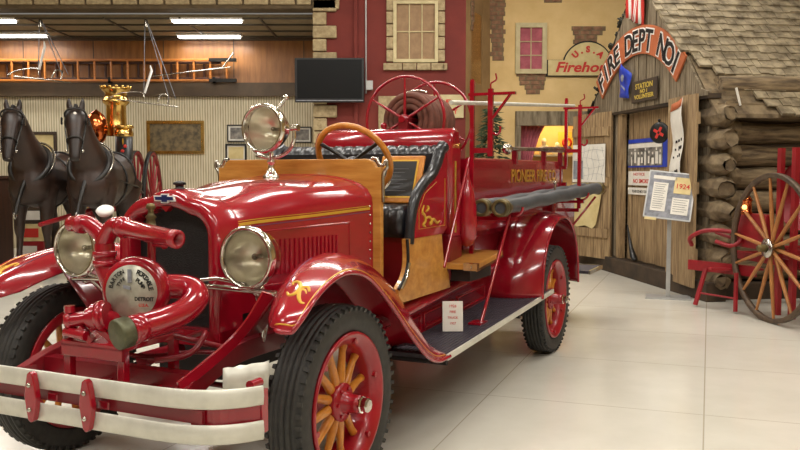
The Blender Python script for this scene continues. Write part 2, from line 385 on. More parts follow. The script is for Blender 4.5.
struct(ss.build('trim_8', M_stone, bevel=0.01))
# narrow shutter on the tan return
rdir = V((0.41, 1.0, 0)).normalized(); rn = V((rdir.y, -rdir.x, 0)) * -1
sh = MB(); sh.T = Matrix.Translation(V((0.97, YR, 0)) + rdir * 0.27) @ Matrix.Rotation(math.atan2(rdir.y, rdir.x), 4, 'Z')
sh.bb((0, -0.0, 2.75), (0.05, 0.06, 3.75)).bb((0.45, -0.0, 2.75), (0.5, 0.06, 3.75)).bb((0, -0.0, 3.7), (0.5, 0.06, 3.76)).bb((0, 0.0, 2.72), (0.5, 0.06, 2.78)).bb((0, 0, 2.7), (.5, .02, 3.7))
for k in range(9): sh.box((0.25, 0.045, 2.83 + k * 0.1), (0.4, 0.02, 0.085), Euler((0.4, 0, 0)).to_matrix())
struct(sh.build('window_4', M_board))
# exposed brick patches (ragged, part of wall finish)
def brickpatch(n, cx, z1, w, h, y, seedv, tri=0, T=None):
    rr = random.Random(seedv); b = MB(); b.T = T; r = 0; z = z1
    while z > z1 - h:
        f = 1 - ((z1 - z) / h) * (0.55 if not tri else 0.9); a = cx - w * f / 2 + rr.uniform(-.03, .03) + tri * (z1 - z); e = cx + w * f / 2 + rr.uniform(-.03, .03) + (0 if not tri else -(z1 - z) * 0.2)
        b.cm = 1; b.bb((a - 0.012, y - 0.012, z - 0.07), (e + 0.012, y + 0.0, z + 0.002)); b.cm = 0
        x = a - (r % 2) * 0.06
        while x < e:
            q = min(x + 0.15, e); s0 = max(x, a)
            if q - s0 > 0.03: b.box(((s0 + q) / 2, y - 0.004, z - 0.03), (q - s0 - 0.016, 0.03, 0.055))
            x += 0.165
        z -= 0.07; r += 1
    struct(b.build('trim_%d' % n, [M_brick, M_patch], bevel=0.006))
brickpatch(9, 1.54, 5.0, 0.36, 1.85, YY, 1); brickpatch(10, 2.42, 5.0, 0.55, 0.95, YY, 2); brickpatch(11, 3.0, 3.65, 0.5, 0.42, YY, 3, -0.35)
brickpatch(12, 2.12, 2.93, 0.48, 0.3, YY, 4); brickpatch(13, 0.0, 5.0, 0.22, 1.5, -0.0, 5, 0, Matrix.Translation((1.08, YR + .26, 0)) @ Matrix.Rotation(1.18, 4, 'Z'))
# drop the skirting
slab('baseboard_back', (-1.27, YR - 0.12, 0), (0.97, YR - 0.05, 0.12), M_soff)

# ------------------------------------------------------------------ lights
def fixture(name, label, c, L, axis='x', tubes=2, tm=M_tube, cm=M_wht, group=None, hang=0.0):
    t = thing(name, label, 'ceiling light', c, 0 if axis == 'x' else PI / 2, group)
    MB().bb((-L / 2, -0.09, -0.03), (L / 2, 0.09, 0.0)).build('housing', cm, t, bevel=0.005)
    for k in range(tubes):
        yy = (k - (tubes - 1) / 2) * 0.09
        MB().cyl((-L / 2 + 0.03, yy, -0.05), (L / 2 - 0.03, yy, -0.05), 0.016, 10).build('tube', tm, t)
    return t
def area(loc, sx, sy, power, col=(1, 0.96, 0.9), rot=(0, 0, 0)):
    l = bpy.data.lights.new('lamp_light', 'AREA'); l.shape = 'RECTANGLE'; l.size = sx; l.size_y = sy; l.energy = power; l.color = col
    o = bpy.data.objects.new('lamp_light', l); C.objects.link(o); o.location = loc; o.rotation_euler = rot; return o
g = 'fluorescent lights in the alcove ceiling'
for k, (c, lab) in enumerate((((-2.94, 13.06, 3.68), 'fluorescent light just behind the lintel, between hanging harness and stone edging'), ((-3.24, 14.55, 3.68), 'fluorescent light close to the wood panelling above the iron tipped ladder end'),
        ((-6.39, 13.06, 3.68), 'fluorescent light just behind the lintel above the horses'), ((-6.5, 14.45, 3.68), 'fluorescent light close to the wood panelling above the horses'))):
    fixture('fluorescent_light', lab, c, 1.1 if k < 2 else 1.1, 'x', 2, M_tube, group=g)
    area((c[0], c[1], 3.55), 1.2, 0.2, 20)
# unseen hall strips; those behind camera and by yellow wall added for brightness
for k, (x, y) in enumerate(((-4.2, 1.0), (-4.2, 5.0), (-4.2, 9.0), (-0.6, -1.5), (-0.6, 2.2), (-0.6, 6.0), (-0.6, 9.8), (3.2, -1.0), (3.2, 3.0), (3.2, 7.0), (2.4, 10.6))):
    fixture('hall_fluorescent_light', 'unseen fluorescent strip light on the hall ceiling, %s, %s' % ('over the horse side' if x < -3 else 'over the truck' if x < 1 else 'over the cabin side', ('beside the far wall' if y > 8.5 else 'halfway along the hall' if y > 4 else 'near the camera' if y > 0.5 else 'added behind the camera')), (x, y, HC), 2.4, 'x', 2, M_tubeH, group='hall ceiling lights')
    for sx in (-0.9, 0.9): pass
    area((x, y, HC - 0.12), 2.4, 0.25, 82, (1, 0.965, 0.91))
for x in (-4.2, -0.6, 3.2): pass
# warm spotlight inside the shop window niche
area(((W0 + W1) / 2 + 0.1, YY + 0.4, Z1 - 0.05), 0.6, 0.3, 9, (1, 0.72, 0.3))
w = bpy.data.worlds.new('world'); bpy.context.scene.world = w; w.use_nodes = True
w.node_tree.nodes['Background'].inputs['Color'].default_value = (1, 0.93, 0.82, 1); w.node_tree.nodes['Background'].inputs['Strength'].default_value = 0.2
S = bpy.context.scene; S.view_settings.view_transform = 'Standard'; S.view_settings.look = 'None'; S.view_settings.exposure = 0.0; S.view_settings.gamma = 1
S.cycles.max_bounces = 8; S.cycles.glossy_bounces = 4; S.cycles.transmission_bounces = 6
try: S.cycles.use_denoising = True
except Exception: pass
# ------------------------------------------------------------------ the fire truck (local x = its left, y = rearward, z up)
YAW = 0.4449
TX, TY = -0.94, 3.726
TLX, TLY = V((math.cos(YAW), -math.sin(YAW), 0)), V((math.sin(YAW), math.cos(YAW), 0))
def TW(x, y, z=0): return V((TX, TY, 0)) + TLX * x + TLY * y + V((0, 0, z))
truck = thing('fire_truck', 'antique open red fire truck with wooden spoke wheels, front pump and chrome searchlight', 'fire truck', (TX, TY, 0), -YAW)
T = truck
# --- wheels
R, RR, TWD = 0.40, 0.285, 0.155
def make_wheel(side):
    """disc centre at origin, axis x; side=+1 outer face to +x"""
    s = side
    rim = MB()
    rim.lathe([(0.232, -0.06), (0.25, -0.075), (0.285, -0.075), (0.29, -0.07), (0.27, -0.05), (0.268, 0.045), (0.29, 0.07), (0.287, 0.078), (0.275, 0.078), (0.258, 0.06), (0.24, 0.05), (0.232, 0.03), (0.232, -0.06)], (0, 0, 0), (s, 0, 0), 56)
    for k in range(6):
        a = k * PI / 3 + 0.26; rim.cyl((s * 0.045, 0.25 * math.cos(a), 0.25 * math.sin(a)), (s * 0.066, 0.25 * math.cos(a), 0.25 * math.sin(a)), 0.012, 8)
    w = rim.build('wheel', M_redw, T)
    ty = MB(); pr = [(0.286, -0.06), (0.30, -0.072), (0.34, -0.078), (0.37, -0.075), (0.388, -0.064)]
    x = -0.064
    for k in range(5):
        a = -0.06 + k * 0.024; c = 0.394 + 0.006 * (1 - abs(k - 2) / 2)
        pr += [(c - 0.009, a + 0.001), (c, a + 0.004), (c, a + 0.018), (c - 0.009, a + 0.021)]
    pr += [(0.388, 0.064), (0.37, 0.075), (0.34, 0.078), (0.30, 0.072), (0.286, 0.06)]
    ty.lathe(pr, (0, 0, 0), (s, 0, 0), 72)
    for k in range(56):
        a = 2 * PI * k / 56
        for sx in (-1, 1):
            ty.box((sx * 0.0655, 0.378 * math.cos(a), 0.378 * math.sin(a)), (0.020, 0.016, 0.030), Matrix.Rotation(a - PI / 2, 3, 'X') @ Matrix.Rotation(sx * 0.35, 3, 'Y'))
    ty.build('tyre', M_tyre, w)
    for k in range(12):
        a = 2 * PI * (k + 0.4) / 12; d = V((0, math.cos(a), math.sin(a)))
        MB().tube([d * 0.06 + V((s * 0.01, 0, 0)), d * 0.10 + V((s * .01, 0, 0)), d * 0.2, d * 0.238], [0.021, 0.02, 0.015, 0.019], 10).build('spoke', M_spoke, w)
    h = MB().lathe([(0.001, -0.09), (0.06, -0.09), (0.07, -0.04), (0.078, 0.03), (0.078, 0.042), (0.05, 0.046), (0.042, 0.05), (0.036, 0.10), (0.034, 0.125), (0.001, 0.125)], (0, 0, 0), (s, 0, 0), 32)
    for k in range(6):
        a = k * PI / 3; h.cyl((s * 0.04, 0.06 * math.cos(a), 0.06 * math.sin(a)), (s * 0.053, 0.06 * math.cos(a), 0.06 * math.sin(a)), 0.008, 6)
    h.build('hub', M_redw, w)
    MB().lathe([(0.03, 0.115), (0.036, 0.12), (0.036, 0.128), (0.03, 0.132), (0.03, 0.152), (0.024, 0.16), (0.001, 0.162)], (0, 0, 0), (s, 0, 0), 8, False).build('hub_cap', M_chrome, w)
    return w
wl = make_wheel(1); wl.location = (0.7465, 0, R); wl['label'] = 'front wheel nearest the viewer'
for loc, rz, a in (((0.7465, 3.15, R), 0, 0.3), ((-0.7465, 0, R), PI, 0.1), ((-0.7465, 3.15, R), PI, 0.5)):
    c = copy_tree(wl, T); c.location = loc; c.rotation_euler = (a, 0, rz)
    if 'label' in c: del c['label']
# --- chassis
def part(mb, name, m, parent=T, **k): return mb.build(name, m, parent, **k)
for s in (-1, 1):
    p = catmull([(s * 0.38, 4.3, 0.60), (s * 0.38, 1.0, 0.60), (s * 0.38, 0.3, 0.60), (s * 0.38, -0.15, 0.60), (s * 0.395, -0.38, 0.56), (s * 0.415, -0.54, 0.50)], 6)
    part(MB().tube(p, 0.05, sq=(0.05, 0.08)), 'chassis_rail', M_redd, bevel=0.004)
    sp = MB()
    for k in range(5): sp.tube(catmull([(s * 0.38, -0.5 + k * 0.07, 0.50 - k * 0.014), (s * 0.38, 0.0, 0.42 - k * 0.012), (s * 0.38, 0.5 - k * 0.07, 0.5 - k * 0.014)], 5), 0.02, sq=(0.05, 0.011))
    part(sp, 'leaf_spring', M_dark)
    sp = MB()
    for k in range(6): sp.tube(catmull([(s * 0.42, 2.6 + k * 0.08, 0.50 - k * 0.012), (s * 0.42, 3.15, 0.38 + k * .01), (s * 0.42, 3.7 - k * 0.08, 0.5 - k * 0.012)], 5), 0.02, sq=(0.055, 0.011))
    part(sp, 'leaf_spring', M_dark)
part(MB().tube([(-0.68, 0, 0.40), (-0.5, 0, 0.38), (-0.38, 0, 0.33), (0.38, 0, 0.33), (0.5, 0, 0.38), (0.68, 0, 0.40)], 0.03, sq=(0.05, 0.06)).cyl((-0.6, 0.14, 0.36), (0.6, 0.14, 0.36), 0.013), 'front_axle', M_redd)
part(MB().cyl((-0.68, 3.15, 0.4), (0.68, 3.15, 0.4), 0.05).sph((0, 3.15, 0.4), (0.16, 0.17, 0.17)), 'rear_axle', M_redd)
for y, z in ((-0.46, 0.50), (0.9, 0.56), (2.4, 0.56)): part(MB().bb((-0.38, y, z), (0.38, y + 0.06, z + 0.07)), 'cross_member', M_redd)
part(MB().bb((-0.18, 0.0, 0.42), (0.18, 0.7, 0.95)).bb((-0.1, 0.7, 0.45), (0.1, 1.2, 0.66)).cyl((0, 1.2, 0.5), (0, 3.1, 0.42), 0.04), 'engine', M_dark, bevel=0.02)
part(MB().bb((-0.355, 1.0, 0.5), (-0.2, 2.4, 0.66)), 'battery_tray', M_dark)
# --- radiator
def shell_outline(hw, z0, z1, n=10, r=0.17):
    P = [(-hw, z0)]
    for i in range(n + 1):
        a = PI - PI / 2 * i / n; P.append((-hw + r + r * math.cos(a), z1 - 0.035 - r + r * math.sin(a) + 0.0))
    for i in range(1, 8):
        t = i / 8; P.append(((-hw + r) * (1 - t) + (hw - r) * t, z1 - 0.035 + 0.035 * math.sin(PI * t)))
    for i in range(n + 1):
        a = PI / 2 - PI / 2 * i / n; P.append((hw - r + r * math.cos(a), z1 - 0.035 - r + r * math.sin(a)))
    P.append((hw, z0)); return P
O = shell_outline(0.272, 0.62, 1.262); I = shell_outline(0.212, 0.66, 1.185, r=0.09)
def row(P, y, k=1.0): return [V((p[0], y, p[1])) for p in P]
O2 = shell_outline(0.262, 0.63, 1.252, r=0.165); I2 = shell_outline(0.222, 0.655, 1.195, r=0.10)
sh = MB().loft([row(I, -0.06), row(I, -0.115), row(I2, -0.135), row(O2, -0.135), row(O, -0.115), row(O, 0.03)])
sh.bb((-0.272, -0.13, 0.60), (0.272, 0.02, 0.665))
sh.ext([(-0.03, 1.19), (0.03, 1.19), (0, 1.165)], (0, -0.136, 0), (1, 0, 0), (0, 0, 1), (0, 0.03, 0))
part(sh, 'radiator_shell', M_red)
part(MB().ext([(p[0] * 1.0, p[1]) for p in I], (0, -0.06, 0), (1, 0, 0), (0, 0, 1), (0, 0.06, 0)), 'radiator_core', M_blackrad)
em = part(MB().ext([(-0.055, -0.012), (-0.02, -0.012), (-0.02, -0.02), (0.02, -0.02), (0.02, -0.012), (0.055, -0.012), (0.05, 0.012), (0.02, 0.012), (0.02, 0.02), (-0.02, 0.02), (-0.02, 0.012), (-0.06, 0.012)], (0, -0.143, 1.222), (1, 0, 0), (0, 0, 1), (0, 0.012, 0)), 'emblem', M_wht)
part(MB().ext([(-0.048, -0.007), (-0.014, -0.007), (-0.014, -0.015), (0.014, -0.015), (0.014, -0.007), (0.048, -0.007), (0.044, 0.007), (0.014, 0.007), (0.014, 0.015), (-0.014, 0.015), (-0.014, 0.007), (-0.052, 0.007)], (0, -0.146, 1.222), (1, 0, 0), (0, 0, 1), (0, 0.005, 0)), 'emblem_centre', M_emblem, em)
part(MB().lathe([(0.024, 0), (0.024, 0.008), (0.018, 0.012), (0.018, 0.022), (0.026, 0.025), (0.026, 0.034), (0.012, 0.04), (0.001, 0.041)], (0, -0.045, 1.255), (0, 0, 1), 20).bb((-0.032, -0.05, 1.279), (0.032, -0.04, 1.287)), 'radiator_cap', M_black)
# --- bonnet
def hoodsec0(y):
    t = (y + 0.03) / 0.93; hw = 0.268 + 0.187 * t; zb = 1.115 + 0.045 * t; zt = 1.258 + 0.062 * t ** 0.7; P = []
    P.append(V((-hw, y, 0.72))); P.append(V((-hw, y, zb)))
    for i in range(1, 24):
        a = PI - PI * i / 24; c, s_ = math.cos(a), math.sin(a)
        P.append(V((hw * math.copysign(abs(c) ** (2 / 2.7), c), y, zb + (zt - zb) * s_ ** (2 / 2.7))))
    P.append(V((hw, y, zb))); P.append(V((hw, y, 0.72))); return P
def resamp(P, n=40):
    L_ = [0]
    for a, b in zip(P, P[1:]): L_.append(L_[-1] + (b - a).length)
    out = []
    for k in range(n + 1):
        d = L_[-1] * k / n; i = 0
        while i < len(P) - 2 and L_[i + 1] < d: i += 1
        out.append(P[i].lerp(P[i + 1], (d - L_[i]) / max(L_[i + 1] - L_[i], 1e-6)))
    return out
def hoodsec(y):
    t = max(0, (y + 0.03) / 0.93); b = resamp(hoodsec0(y)); a = resamp([V((p[0] * 0.995, y, max(p[1], 0.72) - 0.004)) for p in O][0:]); a = resamp([V((-0.271, y, 0.72))] + [p for p in a if p.z > 0.73] + [V((0.271, y, 0.72))])
    w = min(1, t / 0.55); w = w * w * (3 - 2 * w)
    return [(p * (1 - w) + q * w + V((0, 0, 0.0))) for p, q in zip(a, b)]
def surf_x(y, z):
    P = hoodsec(y); h = [p for p in P if p.x > 0]; h.sort(key=lambda p: p.z)
    for a, b in zip(h, h[1:]):
        if a.z <= z <= b.z: return a.x + (b.x - a.x) * (z - a.z) / max(b.z - a.z, 1e-6)
    return h[0].x
part(MB().loft([hoodsec(-0.03 + 0.93 * i / 22) for i in range(23)]), 'bonnet', M_red)
def hoodpt(y, z=None, off=0.0):
    t = (y + 0.03) / 0.93; z = (1.115 + 0.045 * t) if z is None else z; return V((surf_x(y, z) + off, y, z))
for s in (-1, 1):
    lv = MB(); sd = V((0.187 / 0.93, 1, 0)).normalized()
    for k in range(22):
        y = 0.06 + k * 0.027; a = hoodpt(y, 0.87, 0.002); b = hoodpt(y, 1.03, 0.002)
        if s < 0: a.x *= -1; b.x *= -1
        lv.tube([a, b], 0.009, 8)
    part(lv, 'louvre_panel', M_red)
    fr = MB()
    for (y0, z0, y1, z1) in ((-0.0, 0.83, 0.72, 0.83), (0.0, 1.07, 0.72, 1.085), (0.72, 0.83, 0.72, 1.085), (0.0, 0.83, 0.0, 1.07)):
        a = hoodpt(y0, z0, 0.0005); b = hoodpt(y1, z1, 0.0005)
        if s < 0: a.x *= -1; b.x *= -1
        fr.cyl(a, b, 0.004, 6)
    part(fr, 'panel_bead', M_red)
    def rib(off0, off1, m, y0=-0.01, y1=0.89, nm='pinstripe'):
        rows = []
        for k in range(13):
            y = y0 + (y1 - y0) * k / 12; q = hoodpt(y, None, 0.002); a = q + V((0, 0, off0)); b = hoodpt(y, q.z + off1, 0.002); a = hoodpt(y, q.z + off0, 0.002)
            if s < 0: a.x *= -1; b.x *= -1
            rows.append([a, b])
        part(MB().loft(rows), nm, m)
    rib(-0.016, -0.003, M_gold); rib(0.002, 0.005, M_gold); rib(-0.028, -0.024, M_purple)
    rv = MB()
    for k in range(9):
        p = hoodpt(0.88, 0.80 + k * 0.045, 0.001); rv.sph((s * p.x, p.y, p.z), 0.006, 8, 5)
    part(rv, 'rivets', M_nickel)
# body flare red band against the board
part(MB().loft([[p + V((0, 0, 0)) for p in hoodsec(0.87)], [V((p.x * 1.015, 0.885, p.z + (0.006 if p.z > 1 else 0))) for p in hoodsec(0.87)], [V((p.x * 1.015, 0.905, p.z + (0.006 if p.z > 1 else 0))) for p in hoodsec(0.87)]]), 'cowl_band', M_red)
# --- wooden dash board
bd = [(-0.52, 0.78), (0.50, 0.78), (0.50, 1.36), (0.47, 1.36), (0.455, 1.385), (0.43, 1.402), (-0.45, 1.402), (-0.475, 1.385), (-0.49, 1.36), (-0.52, 1.36)]
part(MB().ext(bd, (0, 0.905, 0), (1, 0, 0), (0, 0, 1), (0, 0.035, 0)), 'dash_board', M_board, bevel=0.004)
for s, xx in ((1, 0.50), (-1, -0.52)):
    part(MB().tube(catmull([(xx - s * 0.06, 0.92, 1.405), (xx - s * 0.03, 0.92, 1.402), (xx - s * 0.015, 0.92, 1.375), (xx + s * 0.01, 0.92, 1.37), (xx + s * 0.025, 0.92, 1.395), (xx + s * 0.03, 0.92, 1.36), (xx + s * 0.008, 0.92, 1.32), (xx + s * 0.008, 0.92, 1.18)], 5), 0.009, 8), 'corner_bracket', M_nickel)
# --- headlights
def lamp(name, c, r, m, parent, depth=0.16, glasslab=None):
    x, y, z = c
    body = MB().lathe([(0.001, depth), (r * 0.3, depth * 0.98), (r * 0.62, depth * 0.78), (r * 0.84, depth * 0.42), (r * 0.93, 0.02), (r * 0.99, 0.012), (r * 1.02, -0.005), (r * 0.99, -0.022), (r * 0.9, -0.028), (r * 0.87, -0.018), (r * 0.87, 0.0)], c, (0, 1, 0), 48)
    b = body.build(name, m, parent)
    MB().lathe([(r * 0.875, -0.004), (r * 0.83, 0.03), (r * 0.6, 0.075), (r * 0.3, 0.1), (0.02, 0.108), (0.001, 0.108)], c, (0, 1, 0), 48).build('reflector', M_refl, b)
    le = MB().lathe([(r * 0.872, -0.012), (r * 0.6, -0.022), (r * 0.3, -0.028), (0.001, -0.03)], c, (0, 1, 0), 48)
    le.lathe([(r * 0.872, -0.009), (r * 0.6, -0.019), (r * 0.3, -0.025), (0.001, -0.027)], c, (0, 1, 0), 48)
    le.build('lens', M_glass, b)
    MB().cyl((x, y + 0.107, z), (x, y + 0.07, z), 0.009, 10).sph((x, y + 0.06, z), 0.013, 12, 8).build('bulb', M_nickel, b)
    return b
for s in (-1, 1):
    lamp('headlight', (s * (0.457 if s > 0 else 0.467), -0.18, 0.992), 0.127, M_chrome, T)
    part(MB().cyl((s * 0.467, -0.13, 0.88), (s * 0.467, -0.13, 0.85), 0.02, 12).tube(catmull([(s * 0.467, -0.15, 0.86), (s * 0.44, -0.10, 0.83), (s * 0.42, -0.02, 0.72), (s * 0.39, 0.0, 0.62)], 5), 0.016, 10).sph((s * 0.467, -0.13, 0.855), 0.028), 'headlight_bracket', M_chrome)
part(MB().tube(catmull([(-0.6, -0.11, 0.835), (-0.467, -0.15, 0.855), (0, -0.18, 0.87), (0.467, -0.15, 0.855), (0.62, -0.11, 0.835)], 6), 0.012, 10).tube([(-0.44, -0.17, 0.885), (-0.3, -0.18, 0.862)], 0.008, 6).tube([(0.44, -0.17, 0.885), (0.3, -0.18, 0.9), (0.22, -0.185, 0.89)], 0.008, 6), 'lamp_bar', M_chrome)
# --- searchlight on the bonnet
sl = part(MB().lathe([(0.045, 0), (0.045, 0.012), (0.03, 0.025), (0.018, 0.05), (0.014, 0.075), (0.022, 0.08), (0.022, 0.09), (0.012, 0.1), (0.012, 0.13)], (0, 0.66, 1.302), (0, 0, 1), 20), 'searchlight_mount', M_chrome)
part(MB().tube(catmull([(-0.138, 0.66, 1.555), (-0.136, 0.66, 1.49), (-0.09, 0.66, 1.43), (0, 0.66, 1.405), (0.09, 0.66, 1.43), (0.136, 0.66, 1.49), (0.138, 0.66, 1.555)], 6), 0.009, 8).cyl((0.12, 0.66, 1.555), (0.165, 0.66, 1.555), 0.016, 10).cyl((-0.12, 0.66, 1.555), (-0.165, 0.66, 1.555), 0.016, 10), 'searchlight_yoke', M_chrome)
b = lamp('searchlight', (0, 0.60, 1.553), 0.124, M_chrome, T, 0.15)
MB().cyl((0.02, 0.70, 1.66), (0.05, 0.72, 1.71), 0.008, 8).sph((0.05, 0.72, 1.715), 0.015).build('handle', M_chrome, b)
# --- front wings
CR = [(-0.462, 0.768), (-0.425, 0.828), (-0.30, 0.905), (-0.15, 0.96), (0.02, 0.988), (0.2, 0.985), (0.42, 0.93), (0.62, 0.825), (0.78, 0.69), (0.90, 0.54), (1.0, 0.435)]
OU = [(-0.440, 0.766), (-0.41, 0.81), (-0.34, 0.866), (-0.21, 0.922), (-0.06, 0.940), (0.11, 0.892), (0.32, 0.745), (0.54, 0.565), (0.70, 0.455), (0.84, 0.405), (0.98, 0.402)]
XF = [0.452, 0.458, 0.48, 0.53, 0.60, 0.67, 0.73, 0.78, 0.82, 0.845, 0.855]
NC = 5
def INN(i):
    K = [(0, .752), (5, .715), (10, .645), (15, .59), (20, .545), (25, .50), (30, .47), (36, .452), (60, .452)]
    for (a, u), (b, v) in zip(K, K[1:]):
        if i <= b: return u + (v - u) * (i - a) / (b - a)
    return .452
CRs = catmull([V((0, a, b)) for a, b in CR], NC); OUs = catmull([V((0, a, b)) for a, b in OU], NC)
def wing_pt(i, x, s=1, off=0.0):
    c, o = CRs[i], OUs[i]; t = i / (len(CRs) - 1)
    # the nose is rounded in plan and cross-section
    nose = max(0, 1 - i / 9.0); xi = INN(i); xm = 0.60 + (xi - 0.452) * 0.65; xx = (xi + (x - 0.452) * (xm - xi) / 0.148) if x < 0.6 else (xm + (x - 0.6) * (0.855 - 0.03 * nose ** 2 - xm) / 0.255)
    if x >= 0.6: w = min(1, ((x - 0.6) / 0.255)) ** 2.2; p = c * (1 - w) + o * w
    else: w = min(1, ((0.6 - x) / 0.148)) ** 2.0; p = c - V((0, 0, 1)) * (0.085 * w * (1 - nose)) + V((0, 0.03, 0)) * (w * nose)
    p = V((s * xx, p.y, p.z + off))
    return p
def ix(i, x, s=1, off=0.002):
    i0 = int(i); f = i - i0; i1 = min(i0 + 1, len(CRs) - 1)
    return wing_pt(i0, x, s, off) * (1 - f) + wing_pt(i1, x, s, off) * f
for s in (-1, 1):
    rows = [[wing_pt(i, x, s) for x in XF] for i in range(len(CRs))]
    w = part(MB().loft(rows), 'front_wing', M_red, thick=0.008)
    lip = [wing_pt(0, x, s) for x in XF[:-1]] + [wing_pt(i, 0.855, s) for i in range(len(CRs))]
    MB().tube(lip, 0.010, 8).build('rolled_edge', M_red, w)
    # splash apron between wing and chassis
    MB().loft([[wing_pt(i, 0.452, s), V((s * 0.405, wing_pt(i, 0.452).y * 0.9, min(0.66, wing_pt(i, 0.452).z - 0.05)))] for i in range(15, 46)]).build('inner_apron', M_redd, w, thick=0.006)
    if s > 0: MB().tube(catmull([(s * 0.415, -0.56, 0.55), (s * 0.435, -0.44, 0.60), (s * 0.475, -0.32, 0.675), (s * 0.53, -0.27, 0.76), (s * 0.60, -0.26, 0.87)], 6), 0.02, sq=(0.012, 0.042)).build('wing_brace', M_red, w)
    # paint lines and scroll
    for xs, m, r in ((0.838, M_gold, 0.0045), (0.822, M_purple, 0.0018)):
        P = [ix(k, 0.50 + (xs - 0.5) * 1.0, s) for k in range(3, 50)]
        P = [ix(2.0, 0.52 + (xs - .52) * q / 8, s) for q in range(8)] + P
        MB().tube(P, r, 6).build('pinstripe', m, w)
    P = [ix(k, 0.735, s) for k in range(9, 20)]; P = [ix(19 - k, 0.58, s) for k in range(10)] + [ix(9, 0.58 + 0.155 * q / 6, s) for q in range(1, 6)] + P
    MB().tube(P, 0.0016, 6).build('pinstripe', M_purple, w)
    sc = MB()
    def scroll(pts, r=0.005):
        Q = catmull([V((a, b, 0)) for a, b in pts], 5); n = len(Q)
        sc.tube([ix(9.6 + (q.x - 9.8) * 0.68, 0.700 + (q.y - 0.712) * 1.45, s, 0.001) for q in Q], [r * (0.5 + math.sin(PI * (0.1 + 0.8 * k / n))) for k in range(n)], 6)
    scroll([(8.6, 0.645), (7.9, 0.665), (8.2, 0.69), (9.2, 0.706), (10.2, 0.716), (11.3, 0.730), (11.7, 0.752), (11.0, 0.772)], 0.0065)
    scroll([(7.6, 0.785), (7.2, 0.762), (7.8, 0.738), (9.0, 0.722), (10.2, 0.714), (11.4, 0.702), (12.0, 0.682), (11.6, 0.658), (10.8, 0.662)], 0.0065)
    scroll([(8.3, 0.735), (9.4, 0.720), (10.8, 0.712), (11.6, 0.712)], 0.005)
    scroll([(8.4, 0.70), (9.6, 0.712), (10.6, 0.742), (10.0, 0.765)], 0.004)
    sc.build('gold_scroll', M_gold, w)
# --- running boards
for s in (-1, 1):
    def rz(y): return 0.41 + (y - 0.94) * 0.043
    b = part(MB().ext([(0.93, rz(.93) - 0.022), (2.95, rz(2.95) - 0.022), (2.95, rz(2.95)), (0.93, rz(.93))], (s * 0.52, 0, 0), (0, 1, 0), (0, 0, 1), (s * 0.325, 0, 0)), 'running_board', M_mat)
    MB().ext([(0.95, rz(.95) - 0.026), (2.95, rz(2.95) - 0.026), (2.95, rz(2.95) + 0.004), (0.95, rz(.95) + 0.004)], (s * 0.845, 0, 0), (0, 1, 0), (0, 0, 1), (s * 0.012, 0, 0)).build('edge_trim', M_alu, b)
    rb = MB()
    for k in range(14):
        x = s * (0.54 + k * 0.022); rb.ext([(0.97, rz(.97)), (2.6, rz(2.6)), (2.6, rz(2.6) + 0.004), (0.97, rz(.97) + 0.004)], (x, 0, 0), (0, 1, 0), (0, 0, 1), (0.008, 0, 0))
    rb.build('ribs', M_mat, b)
    # splash apron / sill
    def srow(y):
        z0 = rz(y); t = (y - 0.9) / 1.9; h = 0.16 + 0.05 * t
        return [V((s * x, y, z)) for x, z in ((0.525, z0 - 0.01), (0.525, z0 + h * 0.75), (0.535, z0 + h * 0.8), (0.565, z0 + h * 0.86), (0.578, z0 + h), (0.57, z0 + h + 0.03), (0.54, z0 + h + 0.05), (0.46, z0 + h + 0.06), (0.40, z0 + h + 0.06))]
    sl_ = part(MB().loft([srow(0.78 + 1.9 * k / 10) for k in range(11)]), 'sill', M_red)
    bdm = MB()
    for y0, y1 in ((1.08, 1.35), (1.40, 1.85), (1.92, 2.4)):
        for a, b_ in (((y0, .02), (y1, .02)), ((y0, .10), (y1, .10)), ((y0, .02), (y0, .10)), ((y1, .02), (y1, .10))):
            bdm.cyl((s * 0.527, a[0], rz(a[0]) + a[1]), (s * 0.527, b_[0], rz(b_[0]) + b_[1]), 0.005, 6)
    bdm.build('panel_bead', M_red, sl_)
    for y, z in ((0.98, 0.37), (2.2, 0.42)): MB().cyl((s * 0.4, y, z), (s * 0.84, y, z), 0.018, 8).build('bracket', M_dark, b)
# --- cab floor, seat support, seat
part(MB().bb((-0.5, 0.94, 0.655), (0.56, 1.6, 0.685)), 'floor_board', M_board)
part(MB().bb((-0.5, 1.13, 0.685), (0.54, 1.5, 0.99)), 'seat_box', M_redd, bevel=0.006)
for s in (-1, 1):
    pts = [(1.02, 0.985), (1.03, 0.88), (1.0, 0.80), (0.915, 0.735), (0.93, 0.66), (1.62, 0.66), (1.60, 0.74), (1.52, 0.83), (1.49, 0.985)]
    P = [(p.x, p.y) for p in catmull([V((a, b, 0)) for a, b in pts[:4]], 5)] + pts[4:]
    sp = part(MB().ext(P, (s * 0.565, 0, 0), (0, 1, 0), (0, 0, 1), (s * 0.03, 0, 0)), 'side_panel', M_board)
    MB().tube([(s * 0.597, p[0], p[1]) for p in P[:16]], 0.009, 8).build('edge_trim', M_black, sp)
part(MB().tube(catmull([(0.604, 1.03, 0.86), (0.604, 1.005, 0.80), (0.606, 0.93, 0.735)], 6), 0.008, 8), 'door_sill_trim', M_chrome)
